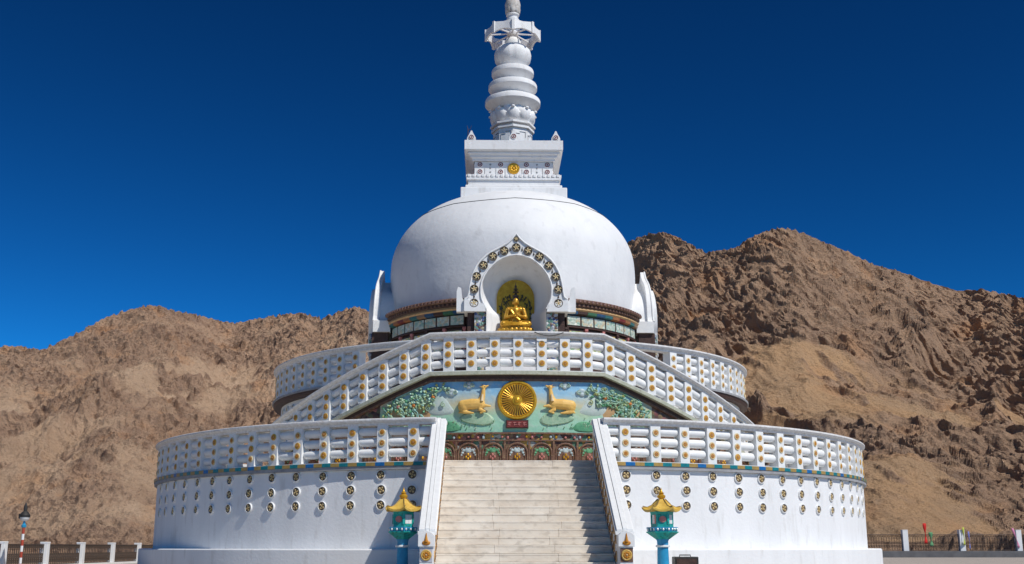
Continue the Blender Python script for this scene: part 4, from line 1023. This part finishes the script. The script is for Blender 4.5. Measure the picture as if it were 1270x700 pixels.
def terrain():
    rs = np.random.RandomState(11); perm = rs.permutation(256); perm = np.concatenate([perm, perm, perm]); G = rs.randn(256,3); G /= np.linalg.norm(G, axis=1)[:,None]
    def noise(P):
        I = np.floor(P).astype(np.int64); Fp = P-I; I &= 255; u = Fp*Fp*Fp*(Fp*(Fp*6-15)+10); out = 0
        for dx in (0,1):
            wx = u[:,0] if dx else 1-u[:,0]
            for dy in (0,1):
                wy = u[:,1] if dy else 1-u[:,1]
                for dz in (0,1):
                    wz = u[:,2] if dz else 1-u[:,2]
                    h = perm[perm[perm[(I[:,0]+dx)&255]+((I[:,1]+dy)&255)]+((I[:,2]+dz)&255)]
                    g = G[h]; out = out+wx*wy*wz*(g[:,0]*(Fp[:,0]-dx)+g[:,1]*(Fp[:,1]-dy)+g[:,2]*(Fp[:,2]-dz))
        return out*1.5
    def fbm(P, o, gain=.5, lac=2.03):
        a = 1.; s = 0; f = 1.
        for _ in range(o): s = s+a*noise(P*f); a *= gain; f *= lac
        return s
    def ridged(P, o, gain=.55, lac=2.1):
        a = 1.; s = 0; f = 1.; w = 1.
        for _ in range(o):
            n = 1-np.abs(noise(P*f)*1.25); n = n*n*w; s = s+a*n; w = np.clip(n*1.6, 0, 1); a *= gain; f *= lac
        return s
    # azimuth columns: dense in and just beside the view, coarse outside
    az = np.concatenate([np.radians(np.linspace(-75,-29,60,endpoint=False)), np.radians(np.linspace(-29,31,1150)), np.radians(np.linspace(31,75,60)[1:])])
    nt_ = 520; t = np.linspace(0,1,nt_); tb = np.linspace(1,1.9,50)[1:]; T = np.concatenate([t, tb])
    base_e = np.interp(az, RA[:,0], RA[:,1]); 
    base_e = np.where(az < RA[0,0], RA[0,1]+(RA[0,0]-az)*-.10, base_e); base_e = np.where(az > RA[-1,0], RA[-1,1]+(az-RA[-1,0])*-.16, base_e); base_e = np.clip(base_e, .06, 1)
    deg = np.degrees(az)
    k = 1/(1+np.exp(-(deg-2)/2.))           # 0 left, 1 right
    Dr = 430*(1-k)+350*k + 22*np.sin(deg*.35)
    D0 = 62*(1-k)+80*k; DF = 235*(1-k)+165*k + 10*np.sin(deg*.5+1)
    A, TT = np.meshgrid(az, T, indexing='ij'); E = base_e[:,None]; DR_ = Dr[:,None]; D00 = D0[:,None]; K = k[:,None]*np.ones_like(TT); DFF = DF[:,None]
    TF = .12
    r = np.where(TT < TF, D00+(DFF-D00)*TT/TF, DFF+(DR_-DFF)*(TT-TF)/(1-TF))
    z0 = -6.5; zf_ = -1.5; ze = E*DR_
    TU = np.clip((TT-TF)/(1-TF), 0, None)
    prof = np.where(TU <= 1, .70*TU+.30*TU**1.7, 1-(TU-1)*.9)
    profR = np.where(TU <= 1, .55*TU+.45*TU**2.1, 1-(TU-1)*.9)
    prof = prof*(1-K)+profR*K
    Z = np.where(TT < TF, z0+(zf_-z0)*np.clip(TT/TF,0,1)**2, zf_+(ze-zf_)*prof)
    X = CX+r*np.sin(A); Y = CY+r*np.cos(A)
    P = np.stack([X.ravel(), Y.ravel(), Z.ravel()], 1)
    tt = TU.ravel(); t0 = TT.ravel(); kk = K.ravel(); a_ = A.ravel()
    win = np.clip(tt*3.0, 0, 1)*np.clip((1.12-tt)*2.2, .25, 1)
    # slanting strata on the right, gullies on the left
    wx = fbm(P/60., 3)
    al = P[:,0]*.86-P[:,2]*.5; ac = P[:,0]*.5+P[:,2]*.86
    Q = np.where(kk[:,None] > .5, np.stack([al*.55, P[:,1]*.8, ac*1.25], 1), P)
    sp = ridged(np.stack([P[:,0]/62.+wx*.5, P[:,1]/150., P[:,2]/200.], 1), 3)-.9
    sp2 = ridged(np.stack([P[:,0]/26.+wx, P[:,1]/50., P[:,2]/60.+5], 1), 3)-.9
    cr = ridged(Q/np.array([11.,14.,9.])+7+wx[:,None]*.5, 4, .6)-.9
    md = fbm(Q/7.+13, 3, .6)
    fi = ridged(Q/np.array([4.2,4.6,3.2])+3, 3, .65)-.9
    m = fbm(P/np.array([70.,70.,50.])+11, 4)
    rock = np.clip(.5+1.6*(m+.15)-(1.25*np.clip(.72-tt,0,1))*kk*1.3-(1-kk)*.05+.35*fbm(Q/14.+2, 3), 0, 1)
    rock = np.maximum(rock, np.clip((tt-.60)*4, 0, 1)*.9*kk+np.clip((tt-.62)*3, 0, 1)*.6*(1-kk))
    # patches of bare rock breaking through the scree
    pat = np.clip(fbm(Q/np.array([17.,17.,9.])+31, 4)*3.2-.38, 0, 1)
    out = np.clip(fbm(P/np.array([16.,16.,9.])+77, 3)*1.6+.45, 0, 1)*np.clip(1.25-abs(t0-.045)*24, 0, 1)*kk
    rock = np.clip(np.maximum(np.maximum(rock, pat*.9), out), 0, 1)
    big = .55+.45*kk
    hi = ridged(Q/np.array([2.4,2.6,1.9])+41, 2, .6)-.75
    ph = ac/6.5+.55*fbm(P/30.+51, 3)+.12*md; saw = np.abs(((ph % 1)/.72)-.0); saw = np.where(saw < 1, saw, (1-(ph % 1))/.28)-.5
    ph2 = ac/2.7+.8*fbm(P/14.+61, 3); saw2 = (ph2 % 1)-.5; saw2 = np.where(saw2 < .3, saw2, .3-(saw2-.3)*4)
    lf = (1-kk)*.10
    n_ = (.2+lf*.6+.8*rock)*(1.65*cr+1.2*md)*np.clip(win,.4,1) + (.30+lf+.70*rock)*(1.0*fi*(1+lf)+.36*hi) + pat*rock*1.2 + rock*win*(1.5*saw+.55*saw2)*np.clip(.6+1.2*m, .15, 1.2)
    n_ = n_*np.where(t0 < .12, .40, 1.)
    dz = win*(7*sp*big+2.4*sp2) + .80*n_ + out*6.6
    dh = .60*n_ + .6*rock*(ridged(Q/np.array([6.5,7.,3.6])+19, 3, .6)-.9)
    Zd = P[:,2]+dz; rr = r.ravel()-dh
    Zd = Zd.reshape(A.shape); rr = rr.reshape(A.shape)
    # bring the skyline back to the measured ridge, smoothly along azimuth
    el = (Zd-.05)/rr; mxe = el[:, :].max(1); ratio = base_e/mxe
    ker = np.hanning(13); ker /= ker.sum(); ratio = np.convolve(np.pad(ratio, 6, mode='edge'), ker, mode='valid')
    w = np.clip((T-.12)/.88, 0, 1)**1.2
    Zd = Zd*(1+(ratio[:,None]-1)*w[None,:])
    X = CX+rr*np.sin(A); Y = CY+rr*np.cos(A)
    co = np.stack([X, Y, Zd], 2).reshape(-1,3).astype(np.float32)
    na, nr = A.shape; i = np.arange(na-1)[:,None]; j = np.arange(nr-1)[None,:]; q = i*nr+j
    F = np.stack([q, q+nr, q+nr+1, q+1], 2).reshape(-1,4).astype(np.int32)
    me = bpy.data.meshes.new('mountains'); me.vertices.add(len(co)); me.vertices.foreach_set('co', co.ravel())
    me.loops.add(F.size); me.loops.foreach_set('vertex_index', F.ravel()); me.polygons.add(len(F))
    me.polygons.foreach_set('loop_start', np.arange(0, F.size, 4, dtype=np.int32)); me.polygons.foreach_set('loop_total', np.full(len(F), 4, dtype=np.int32))
    me.polygons.foreach_set('use_smooth', np.zeros(len(F), dtype=bool)); me.update(calc_edges=True); me.validate()
    at = me.attributes.new('rock', 'FLOAT', 'POINT'); at.data.foreach_set('value', rock.astype(np.float32))
    at = me.attributes.new('side', 'FLOAT', 'POINT'); at.data.foreach_set('value', kk.astype(np.float32))
    mt = bpy.data.materials.new('mountain_rock'); nt, b = nodes_of(mt); N = nt.nodes; L = nt.links
    geo = N.new('ShaderNodeNewGeometry'); ar = N.new('ShaderNodeAttribute'); ar.attribute_name = 'rock'; asd = N.new('ShaderNodeAttribute'); asd.attribute_name = 'side'
    def nz(scale, det=8, rough=.65, st=(1,1,1)):
        n = N.new('ShaderNodeTexNoise'); n.inputs['Scale'].default_value = scale; n.inputs['Detail'].default_value = det; n.inputs['Roughness'].default_value = rough
        mp = N.new('ShaderNodeMapping'); mp.inputs['Scale'].default_value = st; L.new(geo.outputs['Position'], mp.inputs['Vector']); L.new(mp.outputs[0], n.inputs['Vector']); return n.outputs['Fac']
    def mr(v, a, b_, c=0., d=1.):
        n = N.new('ShaderNodeMapRange'); L.new(v, n.inputs['Value'])
        for k_, x in zip(('From Min','From Max','To Min','To Max'), (a,b_,c,d)): n.inputs[k_].default_value = x
        return n.outputs[0]
    def mix(f, A_, B_):
        n = N.new('ShaderNodeMix'); n.data_type = 'RGBA'
        if isinstance(f, float): n.inputs['Factor'].default_value = f
        else: L.new(f, n.inputs['Factor'])
        for k_, x in (('A',A_),('B',B_)):
            if isinstance(x, tuple): n.inputs[k_].default_value = (*x,1)
            else: L.new(x, n.inputs[k_])
        return n.outputs['Result']
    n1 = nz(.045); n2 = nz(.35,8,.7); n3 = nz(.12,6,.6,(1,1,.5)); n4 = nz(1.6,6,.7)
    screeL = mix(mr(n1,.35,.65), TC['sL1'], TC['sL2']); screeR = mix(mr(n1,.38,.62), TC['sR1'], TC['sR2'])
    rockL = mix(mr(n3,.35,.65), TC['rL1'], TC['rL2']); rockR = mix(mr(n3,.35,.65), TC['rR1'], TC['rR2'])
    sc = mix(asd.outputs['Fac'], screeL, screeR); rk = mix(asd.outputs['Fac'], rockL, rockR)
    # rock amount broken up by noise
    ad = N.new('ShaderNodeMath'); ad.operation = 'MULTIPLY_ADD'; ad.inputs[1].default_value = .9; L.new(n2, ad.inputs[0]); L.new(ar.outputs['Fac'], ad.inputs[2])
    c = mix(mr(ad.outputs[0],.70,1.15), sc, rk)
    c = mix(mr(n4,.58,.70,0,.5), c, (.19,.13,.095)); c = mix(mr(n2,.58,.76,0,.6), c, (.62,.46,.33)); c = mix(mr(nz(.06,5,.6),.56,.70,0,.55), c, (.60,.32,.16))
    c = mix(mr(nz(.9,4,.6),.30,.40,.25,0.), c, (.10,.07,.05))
    L.new(c, b.inputs['Base Color']); b.inputs['Roughness'].default_value = .95; b.inputs['Specular IOR Level'].default_value = .15
    vb = N.new('ShaderNodeTexVoronoi'); vb.inputs['Scale'].default_value = .55; vb.feature = 'F1'; L.new(geo.outputs['Position'], vb.inputs['Vector'])
    b1 = N.new('ShaderNodeBump'); b1.inputs['Strength'].default_value = .9; b1.inputs['Distance'].default_value = 1.6; L.new(n2, b1.inputs['Height'])
    b2 = N.new('ShaderNodeBump'); b2.inputs['Strength'].default_value = 1.; b2.inputs['Distance'].default_value = .9; L.new(n4, b2.inputs['Height']); L.new(b1.outputs[0], b2.inputs['Normal'])
    L.new(b2.outputs[0], b.inputs['Normal'])
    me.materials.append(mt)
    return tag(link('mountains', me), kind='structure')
TC = dict(sL1=(.60,.42,.285), sL2=(.50,.335,.22), sR1=(.62,.38,.205), sR2=(.50,.33,.20), rL1=(.50,.33,.22), rL2=(.37,.24,.165), rR1=(.50,.325,.21), rR2=(.36,.235,.16))
terrain()
mb = MB(); mb.add([(-4000,-4000,-9.2),(4000,-4000,-9.2),(4000,4000,-9.2),(-4000,4000,-9.2)], [(0,1,2,3)])
tag(link('ground', mb.mesh('ground', [mat('valley_floor',(.33,.22,.14),(.22,.15,.10),.05,.95)], smooth=False)), kind='structure')

# ------------------------------------------------------------------ light, sky, camera
SKYM = (.30,.30,.30); SKYG = 1.8; SKYT = (.22,1.72,2.08)
SAZ, SEL = 46., 49.
S = Vector((sin(rad(SAZ))*cos(rad(SEL)), -cos(rad(SAZ))*cos(rad(SEL)), sin(rad(SEL))))
li = bpy.data.lights.new('sun', 'SUN'); li.energy = 4.0; li.angle = rad(.53); li.color = (1,.965,.90)
so = bpy.data.objects.new('sun', li); COL.objects.link(so); so.rotation_euler = S.to_track_quat('Z','Y').to_euler()
w = bpy.data.worlds.new('World'); SC.world = w; w.use_nodes = True; nt = w.node_tree; bg = nt.nodes['Background']
sk = nt.nodes.new('ShaderNodeTexSky'); sk.sky_type = 'NISHITA'; sk.sun_disc = False; sk.sun_elevation = rad(SEL); sk.sun_rotation = rad(180-SAZ)
sk.altitude = 3500; sk.air_density = 1.0; sk.dust_density = .1; sk.ozone_density = 3.0
# thin high-altitude air: deep, saturated blue
ml = nt.nodes.new('ShaderNodeVectorMath'); ml.operation = 'MULTIPLY'; ml.inputs[1].default_value = SKYM
ga = nt.nodes.new('ShaderNodeGamma'); ga.inputs[1].default_value = SKYG
m2 = nt.nodes.new('ShaderNodeVectorMath'); m2.operation = 'MULTIPLY'; m2.inputs[1].default_value = SKYT
nt.links.new(sk.outputs[0], ml.inputs[0]); nt.links.new(ml.outputs[0], ga.inputs['Color']); nt.links.new(ga.outputs[0], m2.inputs[0])
nt.links.new(m2.outputs[0], bg.inputs['Color']); bg.inputs['Strength'].default_value = .10
cd = bpy.data.cameras.new('camera'); cam = bpy.data.objects.new('camera', cd); COL.objects.link(cam); SC.camera = cam
cd.sensor_width = 36; cd.lens = 1385/1270*36; cd.clip_end = 9000; cam.location = (CX, CY, .05); cam.rotation_euler = (rad(90+13.34), 0, -.0211)
SC.view_settings.view_transform = 'Standard'; SC.view_settings.look = 'None'; SC.view_settings.exposure = 0; SC.view_settings.gamma = 1
SC.render.engine = 'CYCLES'
